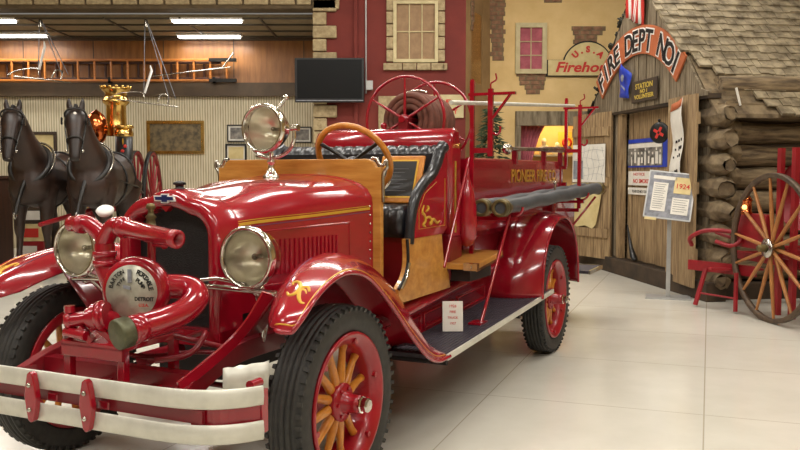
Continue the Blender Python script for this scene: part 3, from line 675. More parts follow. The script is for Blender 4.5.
# cushion with pleats
def pleat(rows_fn, n, x0, x1, prof, per, amp):
    rows = []
    for i in range(n + 1):
        x = x0 + (x1 - x0) * i / n; k = abs(math.sin(PI * (x - x0) / per)) ** 0.5; e = min(1, (x - x0) / 0.03, (x1 - x) / 0.03); e = math.sqrt(max(e, 0))
        rows.append([V((x, y + ny * amp * k * e - ny * 0.03 * (1 - e), z + nz * amp * k * e - nz * 0.03 * (1 - e))) for y, z, ny, nz in prof])
    return rows
cprof = [(1.10, 0.985, -1, 0), (1.075, 1.01, -1, 0), (1.07, 1.07, -1, 0), (1.085, 1.125, -.8, .5), (1.12, 1.145, -.2, 1), (1.25, 1.15, 0, 1), (1.40, 1.135, 0, 1), (1.46, 1.13, 0, 1)]
cu = MB().loft(pleat(None, 140, -0.53, 0.55, cprof, 0.09, 0.012)); cu.bb((-0.53, 1.10, 0.985), (0.55, 1.47, 1.115)); part(cu, 'seat_cushion', M_leather)
bprof = [(1.42, 1.0, -1, 0), (1.43, 1.12, -1, 0), (1.45, 1.25, -1, 0), (1.475, 1.38, -1, .1), (1.49, 1.44, -.8, .5), (1.52, 1.475, -.1, 1), (1.56, 1.475, .2, 1), (1.585, 1.45, .8, .4)]
bk = MB().loft(pleat(None, 140, -0.50, 0.57, bprof, 0.072, 0.016)); bk.bb((-0.49, 1.46, 1.0), (0.56, 1.585, 1.44)); part(bk, 'seat_back', M_leather)
for s in (-1, 1):
    xs = 0.60 if s > 0 else -0.53
    arm = [(1.10, 0.985), (1.125, 1.10), (1.17, 1.19), (1.27, 1.265), (1.38, 1.31), (1.46, 1.38), (1.50, 1.455), (1.56, 1.455), (1.56, 1.02), (1.50, 0.985)]
    ap = part(MB().ext(arm, (xs, 0, 0), (0, 1, 0), (0, 0, 1), (-s * 0.035, 0, 0)), 'seat_side', M_red)
    ed = catmull([V((xs - s * 0.02, y, z)) for y, z in ((1.08, 0.955), (1.10, 1.08), (1.155, 1.195), (1.265, 1.275), (1.375, 1.325), (1.445, 1.39), (1.49, 1.45), (1.54, 1.48))], 6)
    MB().tube(ed, [0.026 + 0.012 * (k / len(ed)) for k in range(len(ed))], 12).build('arm_roll', M_leather, ap)
    if s > 0:
        li = MB()
        for a, b_ in (((1.16, 1.03), (1.16, 1.13)), ((1.16, 1.03), (1.52, 1.03)), ((1.52, 1.03), (1.52, 1.3)), ((1.16, 1.13), (1.24, 1.22)), ((1.24, 1.22), (1.4, 1.28))): li.cyl((xs + .001, a[0], a[1]), (xs + .001, b_[0], b_[1]), 0.0015, 6)
        li.build('pinstripe', M_gold, ap)
        sc = MB()
        def sc2(pts, r=0.006):
            Q = catmull([V((xs + 0.003, a, b)) for a, b in pts], 5); sc.tube(Q, [r * (0.4 + math.sin(PI * (0.1 + 0.8 * k / len(Q)))) for k in range(len(Q))], 6)
        sc2([(1.22, 1.155), (1.20, 1.12), (1.23, 1.10), (1.24, 1.07), (1.21, 1.05), (1.24, 1.04)]); sc2([(1.23, 1.075), (1.29, 1.09), (1.33, 1.06), (1.30, 1.05), (1.35, 1.075), (1.40, 1.05), (1.44, 1.06)]); sc2([(1.25, 1.12), (1.28, 1.135), (1.27, 1.15)])
        sc.build('gold_scroll', M_gold, ap)
# --- steering gear
sc_, sr = V((0.245, 1.09, 1.405)), 0.212; ax = V((0, math.cos(0.60), math.sin(0.60)))
st = part(MB().tor(sc_, ax, sr, 0.017, 48, 12), 'steering_wheel', M_spoke)
a, b_, d_ = frame(ax); sp = MB()
for an in (-PI / 2, -PI / 2 + 2.1, -PI / 2 - 2.1): sp.tube([sc_ - ax * 0.04, sc_ - ax * 0.015 + (a * math.cos(an) + b_ * math.sin(an)) * sr * 0.5, sc_ + (a * math.cos(an) + b_ * math.sin(an)) * sr], [0.012, 0.010, 0.012], 8)
sp.lathe([(0.03, -0.06), (0.03, -0.02), (0.02, 0.0), (0.001, 0.005)], sc_, ax, 16); sp.build('spoke', M_black, st)
MB().tube([sc_ - ax * 0.05, sc_ - ax * 0.62], 0.02, 12).build('column', M_black, st)
MB().tube([sc_ - ax * .06 + V((0.0, 0, 0)), sc_ - ax * .06 + V((-0.11, 0.0, 0.02))], 0.006, 6).sph(sc_ - ax * .06 + V((-0.11, 0.0, 0.02)), 0.012).tube([sc_ - ax * .06, sc_ - ax * .06 + V((0.11, 0, 0.02))], 0.006, 6).sph(sc_ - ax * .06 + V((0.11, 0, 0.02)), 0.012).build('control_lever', M_chrome, st)
part(MB().tube(catmull([(0.50, 0.95, 1.25), (0.515, 0.96, 1.27), (0.525, 0.965, 1.29)], 5), 0.006, 8).cyl((0.49, 0.94, 1.18), (0.49, 0.94, 1.30), 0.008), 'brake_lever', M_nickel)
# --- red tank box behind the seat
tb = []
for x in (-0.33, -0.30, 0.585, 0.60):
    e = 0.02 if x in (-0.33, 0.60) else 0.0
    tb.append([V((x, y, z)) for y, z in ((1.62 + e, 0.95), (1.615 + e, 1.50), (1.63 + e, 1.56 - e), (1.67, 1.592 - e), (1.73, 1.592 - e), (1.77 - e, 1.56 - e), (1.785 - e, 1.50), (1.785 - e, 0.95))])
part(MB().loft(tb, True, True), 'water_box', M_red)
part(MB().bb((0.30, 1.60, 0.70), (0.60, 1.80, 0.97)).bb((-0.5, 1.60, 0.66), (0.5, 2.0, 1.0)), 'tool_box', M_redd, bevel=0.01)
part(MB().cyl((0.602, 1.70, 1.49), (0.625, 1.70, 1.49), 0.016, 12).cyl((0.60, 1.68, 1.40), (0.60, 1.68, 0.98), 0.009, 8), 'filler_plug', M_brass)
# --- upright chemical extinguisher tank
part(MB().lathe([(0.001, 0.88), (0.035, 0.895), (0.06, 0.94), (0.064, 1.03), (0.060, 1.13), (0.045, 1.21), (0.026, 1.27), (0.014, 1.31), (0.014, 1.36), (0.001, 1.36)], (0.615, 1.835, 0), (0, 0, 1), 24), 'extinguisher_tank', M_red)
# --- wooden side step
ws = part(MB().ext([(1.57, 0.772), (2.04, 0.815), (2.04, 0.85), (1.57, 0.807)], (0.44, 0, 0), (0, 1, 0), (0, 0, 1), (0.335, 0, 0)), 'side_step', M_board, bevel=0.004)
MB().ext([(1.57, 0.765), (2.04, 0.808), (2.04, 0.822), (1.57, 0.779)], (0.775, 0, 0), (0, 1, 0), (0, 0, 1), (0.006, 0, 0)).build('metal_edge', M_chrome, ws)
MB().bb((0.70, 1.562, 0.770), (0.783, 1.60, 0.812)).cyl((0.74, 1.565, 0.79), (0.74, 1.555, 0.79), 0.01, 8).build('corner_plate', M_chrome, ws)
MB().bb((0.42, 1.62, 0.70), (0.72, 1.98, 0.78)).build('bracket', M_dark, ws)
part(MB().bb((-0.56, 1.62, 0.62), (0.50, 2.6, 0.79)), 'under_body_box', M_dark)
# --- hose bed
Z0, Z1_, XB = 0.93, 1.41, 0.585
bed = MB()
bed.bb((XB - 0.03, 1.98, Z0), (XB, 4.2, Z1_)).bb((-XB, 1.98, Z0), (-XB + 0.03, 4.2, Z1_)).bb((-XB, 1.95, Z0), (XB, 1.98, Z1_)).bb((-XB, 4.17, Z0), (XB, 4.2, Z1_ - 0.15)).bb((-XB, 1.98, Z0), (XB, 4.2, Z0 + 0.03))
bd_ = part(bed, 'hose_bed', M_red)
MB().cyl((XB - 0.015, 1.96, Z1_), (XB - 0.015, 4.2, Z1_), 0.016, 10).cyl((-XB + 0.015, 1.96, Z1_), (-XB + 0.015, 4.2, Z1_), 0.016, 10).build('rolled_edge', M_red, bd_)
MB().cyl((XB + .001, 2.1, 1.06), (XB + .001, 4.12, 1.06), 0.008, 6).cyl((XB + .001, 4.12, 1.06), (XB + .001, 4.12, 1.38), 0.008, 6).build('panel_bead', M_red, bd_)
lt = MB(); put_text(lt, 'PIONEER FIRE CO.', 0.13, (XB + 0.003, 3.38, 1.265), (0, 1, 0), (0, 0, 1), 0.001, 0.002, 1.2)
for x in (): pass
part(lt, 'gilt_lettering', M_gold, bd_)
part(MB().bb((0.50, 2.0, 0.64), (0.53, 4.2, 0.95)).bb((-0.53, 2.0, 0.64), (-0.50, 4.2, 0.95)).bb((-0.5, 2.0, 0.80), (0.5, 4.2, 0.92)), 'lower_body', M_redd)
for s in (-1, 1): part(MB().bb((s * 0.50, 3.74, 0.46), (s * 0.64, 4.42, 1.12)), 'rear_locker', M_red, bevel=0.02)
part(MB().bb((-0.62, 4.17, 0.5), (0.62, 4.2, 1.25)), 'rear_panel', M_red)
# --- rear wings
RW = [(2.50, 0.47), (2.56, 0.66), (2.66, 0.83), (2.80, 0.955), (2.98, 1.03), (3.18, 1.055), (3.38, 1.02), (3.54, 0.92), (3.65, 0.77), (3.71, 0.62), (3.73, 0.47)]
RO = [(2.64, 0.47), (2.645, 0.62), (2.70, 0.77), (2.80, 0.885), (2.96, 0.975), (3.16, 1.005), (3.34, 0.975), (3.48, 0.89), (3.58, 0.77), (3.63, 0.62), (3.65, 0.47)]
A_, B_ = catmull([V((0, a, b)) for a, b in RW], 4), catmull([V((0, a, b)) for a, b in RO], 4)
for s in (-1, 1):
    rows = []
    for i in range(len(A_)):
        r_ = []
        for x in (0.50, 0.56, 0.62, 0.68, 0.74, 0.79, 0.83, 0.855, 0.862):
            wv = max(0, (x - 0.58) / 0.282) ** 2.6; p = A_[i] * (1 - wv) + B_[i] * wv; r_.append(V((s * x, p.y, p.z)))
        rows.append(r_)
    w = part(MB().loft(rows), 'rear_wing', M_red, thick=0.008)
    MB().tube([V((s * 0.862, p.y, p.z)) for p in B_], 0.010, 8).build('rolled_edge', M_red, w)
# --- hose reel on top
def reel():
    d = V((0, 1, 0)); c1 = V((0.235, 1.76, 1.655)); c2 = V((0.235, 2.22, 1.665))
    # the two rings sit on one fore-and-aft axle
    r = part(MB().cyl(c1 - d * 0.05, c2 + d * 0.05, 0.02, 12), 'hose_reel', M_red)
    for c in (c1, c2):
        m = MB().tor(c, d, 0.262, 0.0095, 56, 8)
        for k in range(6):
            a = k * PI / 3 + PI / 2; e = V((math.cos(a), 0, math.sin(a))); m.tube([c + e * 0.03, c + e * 0.12, c + e * 0.258], [0.009, 0.009, 0.006], 8)
        m.lathe([(0.001, -0.03), (0.03, -0.03), (0.035, 0), (0.03, 0.03), (0.001, 0.03)], c, d, 16)
        m.build('reel_ring', M_red, r)
    h = MB(); n = 9
    for L_ in range(3):
        for k in range(n):
            c = c1 + d * (0.06 + k * 0.042); h.tor(c, d, 0.085 + L_ * 0.035 + (0.004 if k % 2 else 0), 0.020, 32, 8)
    h.build('fabric_hose', M_canvas, r)
    MB().tor(c1 + d * 0.16, d, 0.19, 0.008, 20, 6, 0.9, 1.9).tor(c1 + d * 0.2, d, 0.19, 0.008, 20, 6, 0.9, 1.9).build('strap_clip', M_chrome, r)
    MB().bb((0.21, 1.72, 1.40), (0.27, 1.79, 1.66)).bb((0.21, 2.19, 1.40), (0.27, 2.26, 1.66)).bb((-0.55, 1.99, 1.39), (0.55, 2.03, 1.42)).bb((0.22, 1.74, 1.40), (0.26, 2.24, 1.43)).build('reel_stand', M_redd, r)
    MB().sph((0.10, 1.74, 1.62), 0.02).tube([(0.10, 1.74, 1.62), (0.13, 1.72, 1.56)], 0.01, 6).build('crank', M_red, r)
reel()
# --- ladder racks
for yy, zt, zo, zb2 in ((1.9, 1.885, 1.835, 1.43), (4.15, 1.95, 1.90, 1.03)):
    for s in (1,):
        p = part(MB().bb((s * 0.61, yy - 0.012, 0.72 if yy < 2 else 1.38), (s * 0.635, yy + 0.012, zt)).cyl((s * .622, yy, zt), (s * .622, yy, zt + 0.01), 0.013, 8), 'rack_post', M_red)
        MB().bb((s * 0.725, yy - 0.012, zb2), (s * 0.755, yy + 0.012, zo)).build('outer_post', M_red, p)
        MB().bb((s * 0.60, yy - 0.015, 1.795 if yy < 2 else 1.865), (s * 0.895, yy + 0.015, 1.812 if yy < 2 else 1.882)).tube([(s * 0.755, yy, 1.66 if yy < 2 else 1.73), (s * 0.865, yy, 1.80 if yy < 2 else 1.87)], 0.01, sq=(0.022, 0.012)).build('rack_arm', M_red, p)
        MB().tube(catmull([(s * 0.74, yy, zo), (s * 0.74, yy, zo + 0.03), (s * 0.755, yy, zo + 0.04), (s * 0.775, yy, zo + 0.055), (s * 0.77, yy, zo + 0.09)], 5), 0.005, 8).tube(catmull([(s * 0.755, yy, 1.57), (s * 0.78, yy, 1.56), (s * 0.80, yy, 1.58), (s * 0.80, yy, 1.61)], 5), 0.008, 8).build('hook', M_red, p)
        for a_, b_ in (((0.56, 1.36), (0.63, 1.39)), ((0.56, 1.0), (0.74 if yy > 2 else 0.62, 1.03)), ((0.62, 1.45 if yy < 2 else 1.5), (0.74, 1.48 if yy < 2 else 1.53))): MB().bb((s * a_[0], yy - 0.01, a_[1]), (s * b_[0], yy + 0.01, b_[1])).build('cross_bar', M_red, p)
# diagonal stays and hose cradles
part(MB().tube([(0.64, 1.80, 1.42), (0.64, 1.42, 0.80)], 0.009, 8), 'diagonal_stay', M_red)
part(MB().tube([(0.80, 2.1, 1.07), (0.76, 1.70, 0.45)], 0.010, 8).bb((0.70, 1.64, 0.445), (0.78, 1.76, 0.455)), 'hose_stay', M_red)
part(MB().tube([(0.80, 4.5, 1.12), (0.64, 4.3, 0.86)], 0.010, 8), 'hose_stay', M_red)
for yy, zz in ((2.12, 1.118), (3.9, 1.168)):
    cr = MB()
    for xx in (0.70, 0.82): cr.tor((xx, yy, zz), (0, 1, 0), 0.058, 0.009, 14, 6, PI * 1.0 if True else 0, PI * 2.0)
    cr.bb((0.58, yy - 0.015, zz - 0.085), (0.84, yy + 0.015, zz - 0.062))
    part(cr, 'hose_cradle', M_red)
part(MB().tube([(0.76, 3.3, 1.245), (0.76, 3.3, 1.1)], 0.008, 6).sph((0.76, 3.3, 1.255), 0.014), 'clamp_screw', M_nickel)
part(MB().bb((0.60, 3.55, 1.08), (0.63, 4.35, 1.14)), 'hose_rest', M_red)
# --- tail step
ts = part(MB().bb((-0.76, 4.45, 0.44), (0.76, 4.95, 0.465)), 'tail_step', M_mat)
MB().bb((-0.77, 4.95, 0.435), (0.77, 4.965, 0.47)).bb((0.76, 4.45, 0.435), (0.775, 4.965, 0.47)).build('edge_trim', M_chrome, ts)
for s in (-1, 1): part(MB().bb((s * 0.42, 4.2, 0.465), (s * 0.34, 4.9, 0.50)), 'step_bracket', M_dark)
# --- front bumper
def bpath(z):
    P = [(0, -0.765), (0.35, -0.765), (0.56, -0.758), (0.68, -0.725), (0.76, -0.665), (0.808, -0.595)]
    Q = [(-a, b) for a, b in P[:0:-1]] + P; return catmull([V((a, b, z)) for a, b in Q], 5)
for zc in (0.575, 0.455):
    P = bpath(zc); rows = []
    for i, p in enumerate(P):
        d = (P[min(i + 1, len(P) - 1)] - P[max(i - 1, 0)]).normalized(); n_ = V((d.y, -d.x, 0))
        rows.append([p + V((0, 0, -0.034)) + n_ * 0.0, p + V((0, 0, -0.03)) + n_ * 0.005, p + n_ * 0.009, p + V((0, 0, 0.03)) + n_ * 0.005, p + V((0, 0, 0.034)), p - n_ * 0.006 + V((0, 0, 0.03)), p - n_ * 0.006 - V((0, 0, 0.03))])
    part(MB().loft(rows, True, True, True), 'bumper_bar', M_alu)
for xc in (-0.07, 0.20):
    cl = part(MB().ext([(-0.022, -0.05), (-0.03, 0), (-0.022, 0.05), (-0.014, 0.085), (0, 0.095), (0.014, 0.085), (0.022, 0.05), (0.03, 0), (0.022, -0.05), (0.014, -0.085), (0, -0.095), (-0.014, -0.085)], (xc, -0.80, 0.515), (1, 0, 0), (0, 0, 1), (0, 0.026, 0)), 'bumper_clamp', M_red, bevel=0.004)
    MB().sph((xc, -0.803, 0.56), 0.009, 8, 6).sph((xc, -0.803, 0.47), 0.009, 8, 6).build('bolt', M_nickel, cl)
part(MB().bb((-0.66, -0.735, 0.49), (0.66, -0.72, 0.535)), 'bumper_brace', M_redd)
for s in (-1, 1): part(MB().tube(catmull([(s * 0.60, -0.715, 0.515), (s * 0.70, -0.69, 0.515), (s * 0.79, -0.59, 0.515)], 5), 0.02, sq=(0.012, 0.075)).box((s * 0.785, -0.575, 0.515), (0.035, 0.035, 0.15)), 'end_block', M_red)
part(MB().tube([(0.38, -0.5, 0.52), (0.46, -0.72, 0.515)], 0.02, sq=(0.02, 0.05)).tube([(-0.38, -0.5, 0.52), (-0.46, -0.72, 0.515)], 0.02, sq=(0.02, 0.05)), 'bumper_bracket', M_redd)
part(MB().cyl((0.75, -0.59, 0.60), (0.75, -0.53, 0.60), 0.017, 10), 'end_bolt', M_red)
pr_ = MB(); n = 8
rows = []
for i in range(n + 1):
    x = 0.565 + 0.135 * i / n; rows.append([V((x, -0.50 + 0.10 * i / n + 0.006 * math.sin(i * 2.1), 0.52 + 0.02 * i / n)), V((x, -0.50 + 0.10 * i / n + 0.004 * math.cos(i * 1.7), 0.622 + 0.02 * i / n + 0.003 * math.sin(i * 2.6)))])
part(pr_.loft(rows), 'bent_metal_plate', M_alu, thick=0.004)
# --- front mounted pump
PM = M_red
pc = V((0.20, -0.555, 0.888)); pa = V((0.30, -1, 0.02)).normalized()
pump = part(MB().lathe([(0.001, -0.12), (0.07, -0.12), (0.115, -0.09), (0.13, -0.05), (0.13, -0.02), (0.122, 0.0), (0.108, 0.008), (0.001, 0.008)], pc, pa, 44), 'pump', PM)
dial = MB().lathe([(0.101, 0.006), (0.101, 0.014), (0.001, 0.014)], pc, pa, 44).build('dial_plate', M_dial, pump)
du = V((0, 0, 1)).cross(-pa) * -1; du = V((pa.y, -pa.x, 0)) * -1; dv = V((0, 0, 1)); lt = MB(); oc = pc + pa * 0.0155
arc_text(lt, 'PORTABLE', 0.026, oc, 0.072, 1.25, 0.1, du, dv, 0.0006, 0.0006)
arc_text(lt, 'PUMP', 0.022, oc, 0.045, 1.15, 0.25, du, dv, 0.0006, 0.0005)
arc_text(lt, 'BARTON', 0.022, oc, 0.074, 3.0, 1.9, du, dv, 0.0006, 0.0004)
arc_text(lt, 'TYPE', 0.017, oc, 0.050, 2.75, 2.0, du, dv, 0.0006, 0.0004)
put_text(lt, 'DETROIT', 0.020, oc + du * 0.052 - dv * 0.032, du, dv, 0.0006, 0.0005, 0.075)
lt.build('engraved_lettering', M_btext, dial)
l2 = MB(); put_text(l2, 'U.S.A.', 0.016, oc + du * 0.05 - dv * 0.054, du, dv, 0.0006, 0.0004); l2.build('engraved_lettering', M_rtext, dial)
MB().box(oc - du * 0.004 + dv * 0.06, (0.018, 0.003, 0.05)).build('maker_badge', M_grey, dial)
part(MB().box(oc - du * 0.02 + dv * 0.018, (0.045, 0.003, 0.012), Matrix.Rotation(0.15, 3, 'Y')), 'maker_plate', M_grey, dial)
# outlet neck and Y with two branches
nx, ny = 0.03, -0.52
neck = MB().tube([(0.08, -0.50, 0.86), (0.05, -0.51, 0.93), (nx, ny, 0.97), (nx, ny, 1.06)], [0.050, 0.048, 0.040, 0.038], 20)
for z in (0.985, 1.02): neck.lathe([(0.038, -0.012), (0.046, -0.01), (0.046, 0.01), (0.038, 0.012)], (nx, ny, z), (0, 0, 1), 20)
neck.tube(catmull([(nx, ny, 1.03), (nx + 0.004, ny, 1.07), (nx + 0.05, ny - 0.005, 1.125), (nx + 0.10, ny - 0.01, 1.128)], 5), 0.034, 18)
neck.tube(catmull([(nx, ny, 1.03), (nx - 0.015, ny, 1.09), (nx - 0.075, ny - 0.01, 1.135), (nx - 0.11, ny - 0.02, 1.132)], 5), 0.032, 18)
neck.build('outlet_fitting', PM, pump)
b1 = V((nx + 0.09, ny - 0.01, 1.128)); b2 = V((0.435, -0.575, 1.092)); d12 = (b2 - b1).normalized(); ln = (b2 - b1).length
MB().lathe([(0.001, 0), (0.036, 0), (0.041, 0.004), (0.041, 0.028), (0.034, 0.032), (0.033, 0.05), (0.032, ln - 0.03), (0.034, ln - 0.028), (0.034, ln), (0.020, ln), (0.018, ln - 0.06), (0.001, ln - 0.07)], b1, d12, 28).build('discharge_pipe', PM, pump)
c1_ = V((nx - 0.085, ny - 0.015, 1.132)); dd = V((-1, -0.12, 0.02)).normalized()
MB().lathe([(0.001, 0), (0.037, 0), (0.037, 0.03), (0.032, 0.034), (0.030, 0.06), (0.030, 0.07), (0.001, 0.07)], c1_, dd, 24).build('discharge_pipe', PM, pump)
MB().lathe([(0.015, 0), (0.03, 0.006), (0.036, 0.02), (0.028, 0.028), (0.001, 0.03)], (nx - 0.09, ny + 0.10, 1.165), (0.3, -0.5, 1), 20).build('white_cap', M_wht, pump)
# suction pipe
s0, s1 = V((0.325, -0.76, 0.772)), V((0.38, -0.57, 0.802))
P = [s0, s0.lerp(s1, 0.5), s1] + [V((0.402, -0.50, 0.825)), V((0.405, -0.44, 0.865)), V((0.35, -0.42, 0.895)), V((0.24, -0.47, 0.90))]
MB().tube(catmull(P, 6), 0.047, 24).lathe([(0.047, 0.0), (0.052, 0.004), (0.052, 0.05), (0.047, 0.054)], s0 + (s1 - s0).normalized() * 0.045, s1 - s0, 28).build('suction_pipe', PM, pump)
MB().lathe([(0.001, 0.0), (0.048, 0.0), (0.054, 0.004), (0.055, 0.012), (0.055, 0.05), (0.05, 0.055)], s0 - (s1 - s0).normalized() * 0.012, s1 - s0, 32).build('suction_cap', M_capend, pump)
# drive coupling on the left front of the pump
q0, q1 = V((0.115, -0.64, 0.80)), V((0.01, -0.68, 0.785)); qd = (q1 - q0).normalized()
MB().tube([pc + V((-0.075, 0.0, -0.10)), pc + pa * 0.03 + V((-0.07, 0, -0.10)), q0], [0.025, 0.025, 0.03], 16).cyl(q0 - qd * 0.035, q0 + qd * 0.02, 0.052, 24).cyl(q0 + qd * 0.02, q0 + qd * 0.04, 0.040, 20).lathe([(0.001, -0.012), (0.058, -0.012), (0.06, 0), (0.058, 0.012), (0.001, 0.012)], q0 - qd * 0.012, qd, 28).cyl(q0 + qd * 0.03, q1, 0.027, 18).lathe([(0.032, -0.01), (0.036, 0), (0.032, 0.012), (0.001, 0.012)], q1, qd, 8).build('drive_coupling', PM, pump)
MB().cyl((q1.x, q1.y, q1.z + 0.03), (q1.x + 0.0, q1.y, q1.z + 0.055), 0.02, 8).build('grease_cup', PM, pump)
MB().tube([q1 + V((0.01, 0, -0.02)), V((-0.06, -0.63, 0.71))], 0.015, sq=(0.035, 0.02)).tube([q1 + V((0.05, 0, -0.02)), V((0.10, -0.66, 0.71))], 0.015, sq=(0.04, 0.02)).tube([q0 + V((0.0, 0, -0.04)), V((0.17, -0.62, 0.71))], 0.015, sq=(0.04, 0.02)).cyl((0.0, -0.69, 0.745), (0.10, -0.69, 0.735), 0.018).build('bearing_stand', PM, pump)
MB().bb((-0.04, -0.68, 0.685), (0.26, -0.34, 0.71)).bb((-0.04, -0.68, 0.65), (0.26, -0.665, 0.70)).bb((-0.04, -0.67, 0.5), (-0.005, -0.64, 0.69)).bb((0.225, -0.67, 0.5), (0.26, -0.64, 0.69)).bb((-0.04, -0.40, 0.5), (-0.005, -0.37, 0.69)).bb((0.225, -0.40, 0.5), (0.26, -0.37, 0.69)).bb((-0.05, -0.74, 0.49), (0.0, -0.35, 0.52)).bb((0.20, -0.74, 0.49), (0.25, -0.35, 0.52)).build('pump_stand', PM, pump, bevel=0.004)
part(MB().tube(catmull([(0.25, -0.5, 0.62), (0.35, -0.42, 0.64), (0.33, -0.3, 0.7), (0.2, -0.25, 0.66)], 5), 0.012, 8).tube(catmull([(0.02, -0.45, 0.62), (0.12, -0.38, 0.60), (0.3, -0.3, 0.62), (0.38, -0.15, 0.58)], 5), 0.010, 8).cyl((0, -0.3, 0.56), (0, -0.06, 0.56), 0.03).tube([(0.25, -0.4, 0.70), (0.37, -0.2, 0.62)], 0.012, 8), 'pump_linkage', M_redd)
# priming valve in front of the radiator
vx, vy = 0.155, -0.40
vl = part(MB().cyl((vx, vy, 0.93), (vx, vy, 1.09), 0.016, 12).lathe([(0.02, 0), (0.032, 0.005), (0.032, 0.015), (0.02, 0.02)], (vx, vy, 1.06), (0, 0, 1), 16).cyl((vx, vy, 1.05), (vx + 0.06, vy, 1.05), 0.01, 8).sph((vx + 0.065, vy, 1.05), 0.016), 'priming_valve', PM)
MB().lathe([(0.001, 1.085), (0.05, 1.09), (0.056, 1.10), (0.05, 1.115), (0.02, 1.12), (0.016, 1.15), (0.022, 1.158), (0.012, 1.17), (0.01, 1.185), (0.02, 1.195), (0.014, 1.21), (0.001, 1.213)], (vx, vy, 0), (0, 0, 1), 20).build('valve_head', M_bronze, vl)
# ------------------------------------------------------------------ things carried by the truck
def on_truck(o): o.location = (TX, TY, 0); o.rotation_euler = (0, 0, -YAW); return o
for i, (xx, lab) in enumerate(((0.70, 'grey suction hose lying nearer the truck body in the side cradles'), (0.82, 'outer grey suction hose resting in the side cradles of the truck'))):
    h = thing('suction_hose', lab, 'hose', (TX, TY, 0), -YAW, 'suction hoses on the side of the truck')
    P = [V((xx, 1.86 + 2.7 * k / 30, 1.12 + 0.078 * k / 30 + 0.004 * math.sin(k))) for k in range(31)]
    MB().tube(P, [0.046 + 0.0015 * (k % 2) for k in range(31)], 20).build('hose_body', M_hose, h)
    d = (P[-1] - P[0]).normalized()
    for e, sg in ((P[0], 1), (P[-1], -1)):
        MB().lathe([(0.034, -0.012), (0.05, -0.02), (0.054, -0.01), (0.054, 0.02), (0.049, 0.024), (0.056, 0.03), (0.056, 0.05), (0.049, 0.055), (0.048, 0.10), (0.034, 0.1), (0.034, -0.012)], e, d * sg, 24, True).build('coupling', M_bronze, h)
        MB().lathe([(0.001, 0.06), (0.035, 0.06)], e, d * sg, 20).build('bore', M_blackrad, h)
pk = on_truck(MB().tube([(0.665, 1.45, 1.722), (0.65, 4.30, 1.905)], 0.013, 10).build('pike_pole', M_alu)); tag(pk, 'long thin silver pole lying across the upper arms of the truck rack', 'pole')
nz = thing('hose_nozzle', 'chrome playpipe nozzle clipped level along the upper side of the truck bed', 'nozzle', (TX, TY, 0), -YAW)
MB().lathe([(0.02, 0), (0.034, 0.01), (0.034, 0.045), (0.02, 0.06), (0.015, 0.12), (0.015, 0.9), (0.024, 0.95), (0.024, 1.6), (0.032, 1.65), (0.032, 1.7), (0.001, 1.7)], (0.60, 2.62, 1.495), (0, 1, 0.02), 20).build('pipe_body', M_nickel, nz)
MB().lathe([(0.001, -0.01), (0.018, -0.01), (0.022, 0.0), (0.022, 0.02), (0.02, 0.03)], (0.60, 2.60, 1.495), (0, 1, 0.02), 16).build('tip', M_chrome, nz)
for y in (2.85, 3.6, 4.1): MB().bb((0.565, y, 1.39), (0.60, y + 0.03, 1.50)).build('clip', M_redd, nz)
# plaque on the seat
pq = thing('wooden_plaque', 'wooden plaque with black plate and gold border leaning on the truck seat', 'plaque', TW(0.425, 1.235, 1.167), -YAW - 0.0)
pq.rotation_euler = (-0.42, 0, -YAW + 0.05)
MB().bb((-0.13, 0, 0.0), (0.13, 0.018, 0.285)).build('board', M_spoke, pq, bevel=0.006)
MB().bb((-0.10, -0.004, 0.028), (0.10, 0.0, 0.257)).build('gold_border', M_gold, pq)
pl = MB().bb((-0.09, -0.006, 0.038), (0.09, -0.003, 0.247)).build('black_plate', M_black, pq)
lt = MB(); 
for k in range(7): lt.bb((-0.07, -0.0067, 0.20 - k * 0.022), (0.05 - (k % 3) * 0.02, -0.006, 0.2012 - k * 0.022))
lt.build('engraved_lines', M_grey, pl)
# card on the running board
cd = thing('information_card', 'small white printed card leaning on the running board of the truck', 'card', TW(0.68, 1.45, 0.437), -YAW)
MB().box((0, 0.0, 0.085), (0.115, 0.003, 0.17), Euler((-0.22, 0, 0)).to_matrix()).build('card', M_paper, cd)
cd.rotation_euler = (0.04, 0.0, -YAW + 0.45)
MB().tube([(0, 0.015, 0.12), (0, 0.065, 0.003)], 0.0025, 6).build('easel_stand', M_steel, cd)
lt = MB()
Rr = Euler((-0.22, 0, 0)).to_matrix()
for k, (tx, sz) in enumerate((('1926', .022), ('FIRE', .02), ('TRUCK', .018), ('1927', .018))):
    put_text(lt, tx, sz, Rr @ V((0, -0.0025, 0.05 - k * 0.032)) + V((0, 0, 0.085)), (1, 0, 0), Rr @ V((0, 0, 1)), 0.0004, 0.0003)
lt.build('printed_text', M_rtext, cd)
# ------------------------------------------------------------------ log cabin fire house (local x into the cabin, y along its front away from camera)
CX, CY, CR_ = 3.22, 8.87, 0.1304
def CW(x, y, z=0):
    return V((CX + x * math.cos(CR_) - y * math.sin(CR_), CY + x * math.sin(CR_) + y * math.cos(CR_), z))
cab = thing('log_cabin', 'weathered log cabin firehouse with shingle roof and plank gable', 'cabin', (CX, CY, 0), CR_)
rr = random.Random(3)
def cpart(mb, name, m, **k): return mb.build(name, m, cab, **k)
# timber base
cpart(MB().bb((-0.10, -0.22, 0.0), (0.12, 3.75, 0.20)).bb((0.12, -0.10, 0.0), (3.9, 0.1, 0.18)), 'timber_base', M_base, bevel=0.01)
cpart(MB().bb((-0.03, 0.1, 0.12), (1.2, 3.4, 0.20)), 'floor_boards', M_door)
